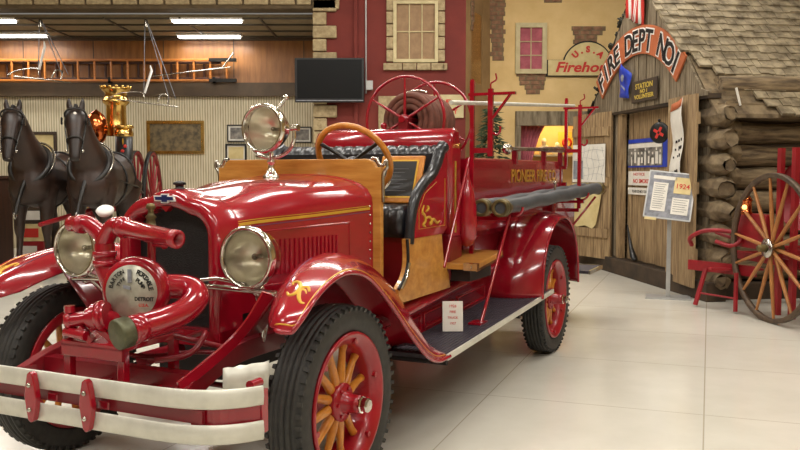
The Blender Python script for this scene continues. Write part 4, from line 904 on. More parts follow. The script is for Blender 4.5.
# side wall logs facing the camera and log ends at the corner
def log(name, a, b, r, m=M_log):
    a, b = V(a), V(b); n = 14; P = [a.lerp(b, i / n) + V((0, rr.uniform(-.012, .012), rr.uniform(-.01, .01))) for i in range(n + 1)]
    return cpart(MB().tube(P, [r * rr.uniform(0.9, 1.08) for _ in P], 14), name, m)
for k in range(9):
    z = 0.31 + k * 0.240
    log('wall_log', (0.12 + rr.uniform(-.02, .02), 0.05, z), (3.9, 0.05, z), 0.112)
for k in range(8):
    z = 0.20 + k * 0.245
    # notched, wedge-shaped ends of the front wall logs
    dy = rr.uniform(-0.04, 0.03); r = 0.115 * rr.uniform(.92, 1.08)
    m = MB(); P = [V((0.07, 0.35, z)), V((0.07, 0.0, z)), V((0.075, -0.10 + dy, z)), V((0.08, -0.18 + dy, z)), V((0.08 + rr.uniform(-.05, .05), -0.27 + dy, z + rr.uniform(-.03, .03)))]
    m.tube(P, [r, r, r * 1.03, r * 0.98, r * rr.uniform(.45, .8)], 8, smooth=False); m.v = [v + V((rr.uniform(-.014, .014), rr.uniform(-.02, .02), rr.uniform(-.012, .012))) for v in m.v]; cpart(m, 'log_end', M_logend, bevel=0.012)
for k in range(8):
    z = 0.31 + k * 0.245; m = MB()
    m.tube([V((0.3, 0.02, z)), V((0.18, -0.02, z)), V((0.04 + rr.uniform(-.02, .02), -0.03, z))], [0.112, 0.115, 0.07], 8, smooth=False); cpart(m, 'log_end', M_logend, bevel=0.01)
# chinking behind the logs
cpart(MB().bb((0.12, 0.06, 0.15), (3.9, 0.12, 2.3)), 'chinking', M_base)
# end wall, back of cabin
cpart(MB().bb((3.8, 0.1, 0.1), (3.9, 3.3, 3.0)).bb((0.05, 3.25, 0.1), (3.9, 3.33, 2.2)), 'rear_walls', M_log)
# front wall pieces: doorway between y=.80 and 2.32
def planks(y0, y1, z0, z1, x, w, m, name, top=None, parent=cab, th=0.025, gap=0.005):
    b = MB(); y = y0
    while y < y1 - 0.01:
        q = min(y + w * rr.uniform(.85, 1.15), y1); zt = z1 if top is None else None; xo = rr.uniform(-.006, .006)
        if top is None: b.bb((x + xo, y + gap, z0 + rr.uniform(-.01, .01)), (x + xo + th, q - gap, z1 + rr.uniform(-.01, .01)))
        else: b.ext([(y + gap, z0), (q - gap, z0), (q - gap, top(q)), (y + gap, top(y))], (x + xo, 0, 0), (0, 1, 0), (0, 0, 1), (th, 0, 0))
        y = q
    return b.build(name, m, parent)
planks(0.0, 0.80, 0.2, 2.2, 0.0, 0.16, M_plank, 'front_planks')
planks(2.33, 3.28, 0.2, 2.2, 0.0, 0.16, M_plank, 'front_planks')
for y in (2.30, 0.72): cpart(MB().bb((-0.02, y, 0.2), (0.06, y + 0.13, 2.2)), 'door_post', M_door, bevel=0.006)
planks(0.80, 2.34, 0.2, 2.2, 0.10, 0.2, M_door, 'inner_wall')
ridge_y, ridge_z = 1.64, 3.86
def gz(y): return 2.17 + (ridge_z - 2.17) * (1 - abs(y - ridge_y) / ridge_y) if 0 < y < 3.28 else 2.17
planks(-0.10, 3.40, 2.13, 0, -0.07, 0.125, M_plank, 'gable_boards', top=lambda y: max(gz(min(max(y, 0.001), 3.279)), 2.17))
cpart(MB().bb((-0.06, -0.1, 2.10), (0.08, 3.38, 2.15)), 'lintel', M_base)
# door leaves, folded open
def leaf(name, hinge, ang, wd, h, mirror, label=None):
    l = MB().T; b = MB(); Tm = Matrix.Translation(V(hinge)) @ Matrix.Rotation(ang, 4, 'Z')
    b.T = Tm; y = 0
    while y < wd - 0.02:
        q = min(y + 0.19 * rr.uniform(.8, 1.2), wd); b.bb((-0.015, y + 0.003, 0.0), (0.015, q - 0.003, h + rr.uniform(-.015, .015))); y = q
    lf = cpart(b, name, M_door)
    c = MB(); c.T = Tm
    for z in (0.35, 1.05, h - 0.25):
        d = MB(); d.T = Tm; d.bb((-0.045, 0.03, z - 0.06), (-0.015, wd - 0.03, z + 0.06)); d.build('cross_brace', M_door, lf)
    c.T = Tm @ Matrix.Translation(V((-0.028, wd / 2, 0.7))) @ Matrix.Rotation(0.85, 4, 'X'); c.bb((-0.012, -0.05, -0.42), (0.012, 0.05, 0.42))
    c.build('diagonal_brace', M_door, lf); return lf
leaf('door_leaf', (-0.055, 2.52, 0.16), 0.30, 0.86, 1.98, False)
leaf('door_leaf', (-0.06, 0.80, 0.12), PI + -0.10, 0.84, 2.03, True)
# roof: shingled slopes with ragged barge edge
def rake(y):
    if y > 1.64: return -0.05
    K = [(-.4, .66), (-.22, .61), (-.04, .42), (.12, .33), (.28, .03), (.5, -.12), (1.08, -.18), (1.7, -.18)]
    for (a, u), (b, v) in zip(K, K[1:]):
        if y <= b: return u + (v - u) * (y - a) / (b - a)
    return -.18
def slope(name, ya, za, yb, zb, xl0, xl1, xr, m, sd, under=0.05):
    r2 = random.Random(sd); b = MB(); L_ = math.hypot(yb - ya, zb - za); n = int(L_ / 0.125); ang = math.atan2(zb - za, yb - ya)
    xl0, xl1 = -0.09, -0.09; base = MB().add([(xl0 + .06, ya, za - under), (xr, ya, za - under), (xr, yb, zb - under), (xl1 + .06, yb, zb - under), (xl0 + .06, ya, za - under - .04), (xr, ya, za - under - .04), (xr, yb, zb - under - .04), (xl1 + .06, yb, zb - under - .04)], [(0, 1, 2, 3), (7, 6, 5, 4), (0, 4, 5, 1), (1, 5, 6, 2), (2, 6, 7, 3), (3, 7, 4, 0)])
    base = cpart(base, 'roof_deck', M_logend if ya < 1 else M_base)
    for k in range(n + 1):
        t = k / n; yc = ya + (yb - ya) * t; zc = za + (zb - za) * t; x = rake(yc) + r2.uniform(-.04, .03)
        while x < xr:
            w = r2.uniform(0.07, 0.17); q = r2.uniform(-.02, .02)
            R = Matrix.Rotation(ang + (-0.10 if yb > ya else 0.10) + r2.uniform(-.03, .03), 3, 'X')
            sg = 1 if yb > ya else -1
            c = V((x + w / 2, yc + q * math.cos(ang), zc + q * math.sin(ang) + 0.0))
            b.box(c, (w - 0.006, 0.20, r2.uniform(0.016, 0.034)), R @ Matrix.Rotation(r2.uniform(-.03, .03), 3, 'Z'))
            x += w
    return cpart(b, name, m)
slope('shingle_roof', -0.24, 1.98, ridge_y, ridge_z + 0.03, 0.62, -0.18, 4.2, M_shing, 5)
slope('shingle_roof', 3.62, 1.92, ridge_y, ridge_z + 0.03, -0.22, -0.20, 4.2, M_shing2, 6)
cpart(MB().bb((-0.18, ridge_y - 0.05, ridge_z + 0.03), (4.2, ridge_y + 0.05, ridge_z + 0.08)), 'ridge_board', M_shing)
mo = MB()   # ragged dark shingle stubs along the far barge edge
for k in range(90):
    t = rr.random(); y = 3.62 + (ridge_y - 3.62) * t; z = 1.92 + (ridge_z - 1.92) * t
    mo.box((-0.03 + rr.uniform(-.03, .05), y + rr.uniform(0, .07), z + rr.uniform(-.03, .05)), (rr.uniform(.03, .09), rr.uniform(.04, .12), rr.uniform(.01, .05)), Euler((rr.uniform(-1, 1), rr.uniform(-.6, .6), rr.uniform(-1, 1))).to_matrix())
cpart(mo, 'barge_stubs', M_shing2)
# eave beams under the front corner
cpart(MB().tube([(0.0, 0.0, 2.13), (3.9, 0.0, 2.13)], 0.06, sq=(0.10, 0.10)), 'eave_beam', M_logend)
cpart(MB().tube([(0.02, -0.11, 2.01), (3.9, -0.11, 2.0)], 0.06, sq=(0.07, 0.07)).tube([(0.12, -0.2, 2.02), (0.2, 0.1, 2.02)], 0.05, 8), 'eave_beam', M_log)
cpart(MB().tube([(0.20, -0.17, 2.20), (0.25, -0.17, 2.02)], 0.012, 6), 'rope_tie', M_paper)
# ------------------------------------------------------------------ signs and things on the cabin
def on_cab(name, lab, cat, x, y, z, rz=0.0, group=None): 
    p = CW(x, y, z); return thing(name, lab, cat, p, CR_ + rz, group)
NU, NV = V((0, -1, 0)), V((0, 0, 1))      # writing direction on the cabin front (reads towards the camera end)
ar = on_cab('arched_sign', 'arched rust orange sign reading FIRE DEPT NO1 on the plank gable', 'sign', -0.085, 1.68, 0)
AC, AR = 2.62 + 0.50 - 1.94, 1.94
ha = math.asin(1.34 / AR); n = 24; P = []
for i in range(n + 1):
    a = PI / 2 + ha - 2 * ha * i / n; P.append((-math.cos(a) * (AR), AC + math.sin(a) * (AR)))
for i in range(n + 1):
    a = PI / 2 - ha + 2 * ha * i / n; P.append((-math.cos(a) * (AR - 0.34), AC + math.sin(a) * (AR - 0.34)))
MB().ext([(-p[0], p[1]) for p in P], (0, 0, 0), NU, NV, (-0.02, 0, 0)).build('board', M_orange, ar)
for nm, sz, bold, off, m in (('letter_outline', 0.36, 0.022, 0.024, M_wht), ('letter', 0.36, 0.006, 0.030, M_btext)):
    b = MB(); arc_text(b, 'FIRE DEPT NO1', sz, (-off, 0, AC), AR - 0.30, PI / 2 + ha * 0.97, PI / 2 - ha * 0.97, NU, NV, 0.003, bold)
    b.build(nm, m, ar)
# striped red and white flag at the gable top
fl = on_cab('striped_flag', 'small red and white striped flag hanging at the top of the gable', 'flag', -0.10, 1.64, 0)
for k in range(9):
    MB().loft([[V((-0.02 - 0.02 * math.sin((k + j) * 0.9 + i * 0.5), 0.24 - (k + j * 0.98) * 0.055 + i * 0.012, 3.72 - i * 0.075 - 0.02 * k * (i / 6))) for j in (0, 1)] for i in range(7)]).build('stripe', M_wht if k % 2 else M_rtext, fl, thick=0.004)
MB().cyl((-0.02, 0.28, 3.74), (-0.02, -0.28, 3.74), 0.01, 8).cyl((-0.02, -0.1, 3.2), (-0.02, -0.02, 3.74), 0.006, 6).build('pole', M_plank, fl)
# blue pennant
bf = on_cab('blue_pennant', 'blue flag with a small emblem hanging under the arched sign', 'flag', -0.13, 1.93, 0)
MB().loft([[V((-0.015 * math.sin(i + j), 0.14 - 0.32 * j / 4 + 0.06 * i / 6, 2.72 + (-0.16 * j / 4) - i * (0.42 - 0.12 * j / 4) / 6)) for j in range(5)] for i in range(7)]).build('cloth', M_blue, bf, thick=0.004)
MB().lathe([(0.001, 0), (0.045, 0), (0.045, 0.006), (0.001, 0.006)], (-0.035, 0.0, 2.52), (-1, 0, 0), 16).box((-0.035, -0.02, 2.40), (0.006, 0.14, 0.018), Matrix.Rotation(0.5, 3, 'X')).build('emblem', M_grey, bf)
# brown name board
nb = on_cab('name_board', 'small dark brown board with yellow writing on the gable', 'sign', -0.09, 1.40, 0)
MB().bb((-0.02, -0.36, 2.19), (0.0, 0.36, 2.45)).build('board', M_base, nb, bevel=0.005)
b = MB(); put_text(b, 'STATION', 0.09, (-0.022, 0, 2.35), NU, NV, 0.001, 0.002, 0.5); put_text(b, 'VOLUNTEER', 0.07, (-0.022, 0, 2.23), NU, NV, 0.001, 0.002, 0.56); put_text(b, 'NO 1', 0.06, (-0.022, 0, 2.295), NU, NV, 0.001, 0.002, 0.2); b.build('lettering', M_ytext, nb)
# posters on the inner wall (x = .22)
XI = 0.088
def poster(name, lab, y0, y1, z0, z1, m, x=XI, g=None, th=0.008):
    yc = (y0 + y1) / 2; t = on_cab(name, lab, 'poster', x, yc, 0, 0, g)
    MB().bb((-th, y0 - yc, z0), (0, y1 - yc, z1)).build('sheet', m, t); return t, yc
t, yc = poster('photo_poster', 'black and white group photograph on a blue board in the doorway', 1.14, 2.30, 1.40, 1.76, M_blue)
MB().bb((-0.012, 1.26 - yc, 1.42), (-0.008, 2.30 - yc, 1.71)).build('photograph', M_photo, t)
b = MB()
for k in range(9): b.bb((-0.0135, 1.29 + k * 0.107 + 0.02 * math.sin(k * 5) - yc, 1.44 + 0.02 * math.sin(k * 3)), (-0.012, 1.32 + k * 0.107 + 0.03 * abs(math.cos(k * 3)) - yc, 1.55 + 0.045 * math.sin(k * 2))).bb((-0.0138, 1.305 + k * 0.107 - yc, 1.58 + .03 * math.sin(k * 2)), (-0.012, 1.335 + k * 0.107 - yc, 1.61 + .03 * math.sin(k * 2)))
b.build('figures', M_paper, t)
b = MB().bb((-0.0132, 1.28 - yc, 1.645), (-0.0121, 2.28 - yc, 1.70)); b.build('sky', M_paper, t)
t, yc = poster('red_lettered_notice', 'white notice with red writing under the group photograph', 1.36, 2.28, 1.17, 1.35, M_paper)
b = MB(); put_text(b, 'NOTICE', 0.05, (-0.009, 0.12, 1.295), NU, NV, 0.001, 0.0005, 0.35); put_text(b, 'NO SMOKING', 0.075, (-0.009, 0, 1.20), NU, NV, 0.001, 0.001, 0.6); b.build('lettering', M_rtext, t)
t, yc = poster('black_lettered_notice', 'narrow white notice with black writing below the red lettered notice', 1.50, 2.28, 1.05, 1.14, M_paper)
b = MB(); put_text(b, 'PLEASE DO NOT TOUCH', 0.05, (-0.009, 0, 1.075), NU, NV, 0.001, 0.0005, 0.5); b.build('lettering', M_btext, t)
# posters on the left leaf
lh = CW(-0.055, 2.52); la = CR_ + 0.30
t = thing('map_sheet', 'pale map sheet pinned on the far open door leaf', 'map', lh, la)
MB().bb((-0.052, 0.08, 1.20), (-0.048, 0.80, 1.72)).build('sheet', M_paper, t)
b = MB()
for k in range(6): b.tube([V((-0.053, 0.12 + k * 0.11 + 0.03 * math.sin(j * 1.3 + k), 1.23 + j * 0.075)) for j in range(7)], 0.0018, 5)
for k in range(4): b.tube([V((-0.053, 0.10 + j * 0.11, 1.3 + k * 0.11 + 0.02 * math.sin(j + k * 2))) for j in range(7)], 0.0015, 5)
b.build('map_lines', M_grey, t)
MB().bb((-0.0535, 0.56, 1.24), (-0.052, 0.78, 1.5)).build('shaded_area', MATS['grey_print'], t)
t = MB().ext([(0.14, 1.18), (0.80, 1.18), (0.80, 0.60), (0.68, 0.57), (0.5, 0.60), (0.34, 0.56), (0.26, 0.62), (0.19, 0.85), (0.16, 1.0)], (-0.050, 0, 0), (0, 1, 0), (0, 0, 1), (-0.003, 0, 0)).build('aged_paper_sheet', M_cream, loc=lh, rot=(0, 0, la)); tag(t, 'aged yellow paper with torn edge below the map on the far door leaf', 'paper')
# right leaf items
rh = CW(-0.06, 0.80); ra = CR_ + PI - 0.10
t = thing('tall_poster', 'tall narrow curling poster with orange top on the near open door leaf', 'poster', rh, ra)
rows = []
for i in range(13):
    z = 2.08 - i * 0.085; cx_ = 0.0 + 0.02 * math.sin(i * 0.9)
    rows.append([V((0.05 + cx_ + 0.02 * abs(j - 2) / 2, 0.28 + 0.08 * j + 0.01 * math.sin(i * .7), z + 0.012 * j)) for j in range(5)])
MB().loft(rows).build('sheet', M_paper, t, thick=0.003)
MB().loft([[p + V((0.006, 0, 0)) for p in rows[i]] for i in (0, 1)]).build('orange_band', M_orange, t, thick=0.002)
b = MB()
for i in (5, 6, 7, 9, 10, 11):
    for j in (1, 2, 3): b.box(rows[i][j] + V((0.008, rr.uniform(-.02, .02), 0)), (0.004, rr.uniform(.02, .05), rr.uniform(.02, .05)))
b.build('printed_marks', M_btext, t)
em = on_cab('round_emblem', 'round black emblem with red cross shape on the cabin wall', 'emblem', -0.12, 0.92, 0, 0.62)
MB().lathe([(0.001, 0.02), (0.10, 0.02), (0.12, 0.015), (0.125, 0)], (0, 0, 1.79), (-1, 0, 0), 28).build('disc', M_black, em)
b = MB()
for k in range(4): b.box(V((-0.022, 0, 1.79)) + Matrix.Rotation(k * PI / 2 + .5, 3, 'X') @ V((0, 0.042, 0)), (0.006, 0.055, 0.032), Matrix.Rotation(k * PI / 2 + .5, 3, 'X'))
b.build('cross', M_rtext, em)
MB().sph((-0.01, 0, 1.93), 0.018).build('hanger', M_iron, em)
# leaning dark boot-shaped tool in the doorway
bo = on_cab('leather_bellows', 'dark pointed leather object leaning in the cabin doorway', 'tool', -0.01, 1.95, 0.205)
MB().loft([[V((0.0 + w_ * 0.8 * math.cos(a), -t_ * 0.26 + w_ * math.sin(a) + 0.12, 0.45 * (1 - t_) ** 1.6 + w_ * 0.5)) for a in [2 * PI * k / 10 for k in range(10)]] for t_, w_ in ((0, .01), (.2, .02), (.5, .035), (.8, .055), (.95, .05), (1, .03))], True, True).build('body', M_black, bo)
# ------------------------------------------------------------------ lectern style sign stand
sg = thing('sign_stand', 'grey metal sign stand with tilted framed text panel before the cabin', 'sign stand', (2.86, 8.97, 0), -0.30)
MB().bb((-0.23, -0.16, 0), (0.23, 0.16, 0.012)).build('base_plate', M_steel, sg, bevel=0.003)
MB().bb((-0.022, -0.022, 0.012), (0.022, 0.022, 0.98)).build('post', M_steel, sg, bevel=0.003)
PT = Matrix.Translation(V((0, -0.035, 1.09))) @ Matrix.Rotation(-0.45, 4, 'X') @ Matrix.Rotation(0.12, 4, 'Y')
b = MB(); b.T = PT; b.bb((-0.235, 0, -0.27), (0.235, 0.02, 0.27)); pn = b.build('panel', M_grey, sg, bevel=0.003)
b = MB(); b.T = PT
for a_, c_ in (((-0.24, -0.006, -0.275), (-0.225, 0.0, 0.275)), ((0.225, -0.006, -0.275), (0.24, 0.0, 0.275)), ((-0.24, -0.006, 0.26), (0.24, 0, 0.275)), ((-0.24, -0.006, -0.275), (0.24, 0, -0.26))): b.bb(a_, c_)
b.build('frame', M_steel, pn)
b = MB(); b.T = PT; b.bb((-0.18, -0.004, -0.19), (-0.03, -0.001, 0.14)); b.bb((0.03, -0.004, -0.21), (0.20, -0.001, -0.02)).bb((-0.19, -0.004, 0.18), (0.05, -0.001, 0.22)); b.build('paper', M_paper, pn)
b = MB(); b.T = PT; b.bb((0.03, -0.004, 0.03), (0.20, -0.001, 0.22)); b.build('paper', M_cream, pn)
b = MB(); b.T = PT
for k in range(12): b.bb((-0.165, -0.005, 0.115 - k * 0.025), (-0.05 - (k % 3) * .01, -0.0041, 0.119 - k * 0.025))
for k in range(6): b.bb((0.045, -0.005, -0.045 - k * 0.026), (0.185 - (k % 2) * .02, -0.0041, -0.041 - k * 0.026))
b.build('text_lines', M_btext, pn)
b = MB(); b.T = PT; put_text(b, '1924', 0.08, (0.115, -0.006, 0.09), (1, 0, 0), (0, 0, 1), 0.001, 0.001, 0.13); b.build('red_print', M_rtext, pn)
b = MB(); b.T = PT; b.bb((-0.22, -0.008, -0.30), (-0.10, -0.002, -0.272)); b.build('label', M_cream, pn)
# ------------------------------------------------------------------ hose cart with the big spoke wheel
hc = thing('hose_cart', 'red hand-drawn hose cart with large amber spoke wheels beside the cabin', 'cart', (3.29, 7.46, 0), CR_)
RC = 0.665
wh = MB().lathe([(RC - 0.012, -0.022), (RC, -0.024), (RC, 0.024), (RC - 0.012, 0.022), (RC - 0.04, 0.02), (RC - 0.045, 0.0), (RC - 0.04, -0.02), (RC - 0.012, -0.022)], (0, 0, 0), (1, 0, 0), 80).build('wheel', M_rust, hc, loc=(0, 0, RC))
wh['label'] = 'large cart wheel with iron tyre'
for k in range(14):
    a = 2 * PI * (k + 0.3) / 14; d = V((0, math.cos(a), math.sin(a))); s_ = 0.012 * (1 if k % 2 else -1)
    MB().tube([d * 0.045 + V((s_, 0, 0)), d * 0.12 + V((s_, 0, 0)), d * 0.3 + V((s_ * .6, 0, 0)), d * (RC - 0.04)], [0.017, 0.016, 0.019, 0.012], 8).build('spoke', M_cwood, wh)
MB().lathe([(0.001, -0.135), (0.025, -0.135), (0.032, -0.12), (0.036, -0.07), (0.03, -0.065), (0.05, -0.05), (0.055, 0.05), (0.04, 0.1), (0.001, 0.1)], (0, 0, 0), (1, 0, 0), 20).build('hub', M_bronze, wh)
MB().lathe([(0.04, -0.062), (0.085, -0.055), (0.088, -0.04), (0.05, -0.035)], (0, 0, 0), (1, 0, 0), 24).build('hub_flange', M_nickel, wh)
c = copy_tree(wh, hc); c.location = (1.35, 0, RC); c.rotation_euler = (0.2, 0, PI)
c['label'] = 'far cart wheel'
def hp(mb, name, m=M_redcart, **k): return mb.build(name, m, hc, **k)
hp(MB().cyl((0.0, 0, RC), (1.35, 0, RC), 0.022, 10), 'axle')
hp(MB().tube([(0.20, -0.55, 0.52), (0.20, 1.0, 0.52)], 0.02, sq=(0.05, 0.07)), 'side_rail'); hp(MB().tube([(1.15, -0.55, 0.52), (1.15, 1.0, 0.52)], 0.02, sq=(0.05, 0.07)), 'side_rail')
hp(MB().bb((0.18, 0.9, 0.49), (1.17, 0.95, 0.55)).bb((0.18, -0.55, 0.49), (1.17, -0.5, 0.55)).bb((0.18, 0.4, 0.49), (1.17, 0.45, 0.55)), 'cross_rail')
for xx, yy in ((0.13, -0.12), (0.13, 0.10), (0.20, -0.32)):
    hp(MB().bb((xx - 0.02, yy - 0.03, 0.05), (xx + 0.02, yy + 0.03, 1.55 if yy > -.2 else 1.9)), 'upright')
hp(MB().lathe([(0.30, 0), (0.30, 0.03), (0.05, 0.03), (0.05, 0.85), (0.30, 0.85), (0.30, 0.88)], (0.24, 0.02, 1.12), (1, 0, 0), 32), 'reel_drum')
b = MB()
for k in range(10): b.tor((0.32 + k * 0.08, 0.02, 1.12), (1, 0, 0), 0.2, 0.04, 24, 6)
hp(b, 'wound_hose', M_hose)
hp(MB().bb((0.06, 0.2, 0.62), (0.12, 0.72, 0.95)), 'tool_box', bevel=0.01)
# front stand and draw bar to the left of the wheel
hp(MB().tube([(-0.18, 0.75, 0.40), (0.3, 0.65, 0.40)], 0.015, sq=(0.10, 0.02)).tube([(-0.20, 1.15, 0.40), (0.12, 0.45, 0.40)], 0.02, sq=(0.03, 0.10)), 'foot_step')
hp(MB().tube([(-0.02, 0.55, 0.38), (-0.06, 0.48, 0.02)], 0.02, sq=(0.045, 0.02)).tube([(-0.12, 0.95, 0.38), (-0.24, 0.92, 0.02)], 0.02, sq=(0.045, 0.02)).tube([(-0.20, 0.93, 0.14), (-0.04, 0.5, 0.14)], 0.01, 6), 'stand_leg')
hp(MB().tube(catmull([(-0.20, 1.1, 0.60), (-0.24, 1.05, 0.68), (-0.16, 0.9, 0.76), (0.0, 0.7, 0.76), (0.05, 0.6, 0.70), (-0.02, 0.65, 0.63), (-0.1, 0.8, 0.66)], 6), 0.022, 8).tube(catmull([(-0.05, 0.9, 0.74), (0.1, 0.6, 0.66), (0.2, 0.4, 0.58)], 5), 0.016, 8), 'spring_scroll')
ln_ = thing('copper_lantern', 'small glowing copper lantern hanging on the hose cart behind the wheel', 'lantern', CW(0.0, 0) * 0 + V((3.26, 7.95, 0.94)), 0)
MB().lathe([(0.05, 0), (0.055, 0.02), (0.045, 0.03), (0.045, 0.12), (0.055, 0.13), (0.03, 0.17), (0.015, 0.18), (0.015, 0.2), (0.001, 0.2)], (0, 0, 0), (0, 0, 1), 16).build('body', M_copper, ln_)
MB().sph((-0.035, -0.035, 0.07), 0.022).build('lit_lens', M_lamp, ln_)
MB().tor((0, 0, 0.2), (0, 1, 0), 0.03, 0.004, 16, 5).build('handle', M_iron, ln_)
# ------------------------------------------------------------------ yellow wall: sign, shop window contents
sgn = thing('firehouse_sign', 'cream sign with arched top and red lettering on the yellow wall', 'sign', (2.98, YY, 0))
def yz(px, py, Y):
    return None
n = 20; P = [(-0.66, 2.86), (0.62, 2.86), (0.62, 3.12), (0.42, 3.12)]
for i in range(n + 1):
    a = 0.25 + (PI - 0.5) * i / n; P.append((0.0 + 0.40 * math.cos(a), 3.02 + 0.40 * math.sin(a)))
P += [(-0.42, 3.12), (-0.66, 3.12)]
MB().ext(P, (0, -0.04, 0), (1, 0, 0), (0, 0, 1), (0, 0.04, 0)).build('border', M_iron, sgn)
Q = [(p[0] * 0.955, (p[1] - 3.05) * 0.93 + 3.05) for p in P]
MB().ext(Q, (0, -0.05, 0), (1, 0, 0), (0, 0, 1), (0, 0.02, 0)).build('face', M_cream, sgn)
b = MB(); put_text(b, 'Firehouse', 0.22, (0.0, -0.053, 2.93), (1, 0, 0), (0, 0, 1), 0.002, 0.006, 1.05, 0.25); arc_text(b, 'U.S.A', 0.13, (0, -0.052, 3.0), 0.24, 2.55, 0.6, (1, 0, 0), (0, 0, 1), 0.002, 0.008); b.build('lettering', M_rtext, sgn)
# shop window contents
cu = MB(); rows = []
for i in range(9):
    z = Z1 - 0.18 - i * 0.14; wd = 0.42 - 0.33 * (i / 8) ** 0.7; rows.append([V((W0 + 0.03 + wd * j / 24, YY + 0.16 + 0.02 * math.sin(j * 1.6), z)) for j in range(25)])
o = MB().loft(rows).build('curtain', M_curtain, thick=0.004); tag(o, 'mauve curtain gathered at the dark side of the lit shop window', 'curtain')
o = MB().bb((W0 + 0.01, YY + 0.30, 1.60), (W1 - 0.01, YY + 0.74, 1.63)).build('display_shelf', M_trim); tag(o, 'shelf inside the lit shop window', 'shelf')
for k, (xx, hh, lab) in enumerate(((2.38, 0.26, 'taller white plaster bust in the lit shop window'), (2.60, 0.18, 'lower white plaster figure in the lit shop window'))):
    o = organic('plaster_bust', [('t', [(0, 0, 0.03, 0.05), (0, 0, 0.08, 0.035), (0, 0, hh * 0.6, 0.03)]), ('s', (0, 0, 0.03), (0.09, 0.06, 0.03)), ('s', (0, 0, hh * .45), (0.085, 0.05, 0.05)), ('s', (0, -0.01, hh * 0.82), (0.045, 0.055, 0.06)), ('s', (0, -0.06, hh * .8), (0.012, 0.015, 0.012))], M_bust, None, 0.012, 2, (xx, YY + 0.45, 1.63))
    tag(o, lab, 'bust', 'plaster figures in the shop window')
ps = thing('yellow_poster', 'yellow poster with red oval in the lit shop window', 'poster', (2.79, YY + 0.6, 1.63))
MB().bb((-0.15, -0.006, 0.0), (0.15, 0.0, 0.38)).build('sheet', MATS['yellow_lettering'], ps)
MB().lathe([(0.055, -0.003), (0.085, 0), (0.055, 0.003)], (0, -0.008, 0.2), (0, 1, 0), 24).bb((-0.1, -0.01, 0.04), (0.1, -0.007, 0.07)).build('print', M_rtext, ps)
# wooden notice panel and evergreen behind the truck
nt_ = thing('wooden_notice', 'tan wooden notice board with red writing on the wall behind the hose reel', 'sign', (0.60, YR, 0))
MB().bb((-0.35, -0.03, 2.14), (0.34, 0.0, 2.48)).build('board', M_trim, nt_, bevel=0.006)
b = MB(); put_text(b, 'FIRE', 0.1, (0, -0.032, 2.34), (1, 0, 0), (0, 0, 1), 0.002, 0.002, 0.3); b.build('lettering', M_rtext, nt_); b = MB(); put_text(b, 'COMPANY', 0.1, (0, -0.032, 2.20), (1, 0, 0), (0, 0, 1), 0.002, 0.002, 0.5); b.build('lettering', M_rtext, nt_)
nt_ = thing('stone_panel', 'tan stone panel on the maroon wall behind the hose reel', 'wall panel', (0.03, YR, 0))
MB().bb((-0.35, -0.04, 1.9), (0.20, 0.0, 2.46)).build('slab', M_stone, nt_, bevel=0.01)
fir = thing('artificial_fir', 'dark green fir tree standing behind the truck bed', 'tree', (1.28, 11.95, 0))
MB().cyl((0, 0, 0), (0, 0, 2.25), 0.035, 8).build('trunk', M_base, fir)
r3 = random.Random(11); b = MB()
for k in range(900):
    z = 0.5 + 1.75 * r3.random() ** 0.9; rad = 0.52 * (2.32 - z) / 1.8 + 0.04; a = r3.uniform(0, 2 * PI); q = rad * r3.uniform(.35, 1); p = V((q * math.cos(a), q * math.sin(a), z - q * 0.35))
    d = V((math.cos(a), math.sin(a), r3.uniform(-.5, .2))).normalized() * r3.uniform(.06, .13); s_ = V((-math.sin(a), math.cos(a), r3.uniform(-.3, .3))) * 0.022
    b.add([p - s_, p + s_, p + d, p + V((0, 0, .02))], [(0, 1, 2), (0, 2, 3), (1, 3, 2)])
b.build('needles', M_leaf, fir)
# ------------------------------------------------------------------ television
tv = thing('television', 'black flat screen television on the stone edge of the maroon wall', 'television', (-1.025, YR - 0.20, 2.375))
MB().bb((-0.505, 0, -0.02), (0.505, 0.06, 0.62)).bb((-0.2, 0.06, 0.15), (0.2, 0.12, 0.45)).build('bezel', M_tvb, tv, bevel=0.008)
MB().bb((-0.47, -0.004, 0.035), (0.47, 0.0, 0.595)).build('screen', M_tv, tv)
MB().bb((-0.12, 0.12, 0.2), (0.12, 0.15, 0.4)).build('wall_bracket', M_iron, tv)
MB().bb((-0.49, -0.002, 0.0), (0.49, 0.0, 0.012)).build('lower_strip', M_grey, tv)
cdt = MB().cyl((-0.50, YR - 0.02, 2.5), (-0.50, YR - 0.02, 4.99), 0.012, 8).build('electrical_conduit', M_steel); tag(cdt, 'thin grey conduit running up the maroon wall above the television', 'pipe')
ob = MB().bb((-0.50, YR - 0.09, 2.55), (-0.40, YR, 2.68)).build('outlet_box', M_steel); tag(ob, 'small grey outlet box on the maroon wall beside the television', 'outlet box')
# ------------------------------------------------------------------ ladder along the panelling
def ladder(name, lab, x0, x1, z0, z1, y, rm, step, x_off=0.2, tip=True):
    t = thing(name, lab, 'ladder', ((x0 + x1) / 2, y, z0)); c = (x0 + x1) / 2; h = z1 - z0
    for zz in (0.02, h - 0.02):
        MB().bb((x0 - c, -0.03, zz - 0.018), (x1 - c, 0.03, zz + 0.018)).build('rail', rm, t, bevel=0.004)
        if tip: MB().bb((x1 - c - 0.45, -0.034, zz - 0.029), (x1 - c + 0.02, 0.034, zz + 0.029)).build('rail_end', M_iron, t)
    x = x0 + x_off
    while x < x1 - 0.05:
        MB().cyl((x - c, 0, 0.02), (x - c, 0, h - 0.02), 0.02, 8).build('rung', rm, t); x += step
    return t
ladder('wooden_ladder', 'long orange wooden ladder hung sideways along the brown panelling', -8.6, -2.84, 2.90, 3.29, YB - 0.18, M_ladder, 0.285)
ladder('wooden_ladder', 'second wooden ladder hung behind the long one against the panelling', -8.3, -3.1, 2.94, 3.25, YB - 0.09, M_cabinet, 0.285, 0.06, False)
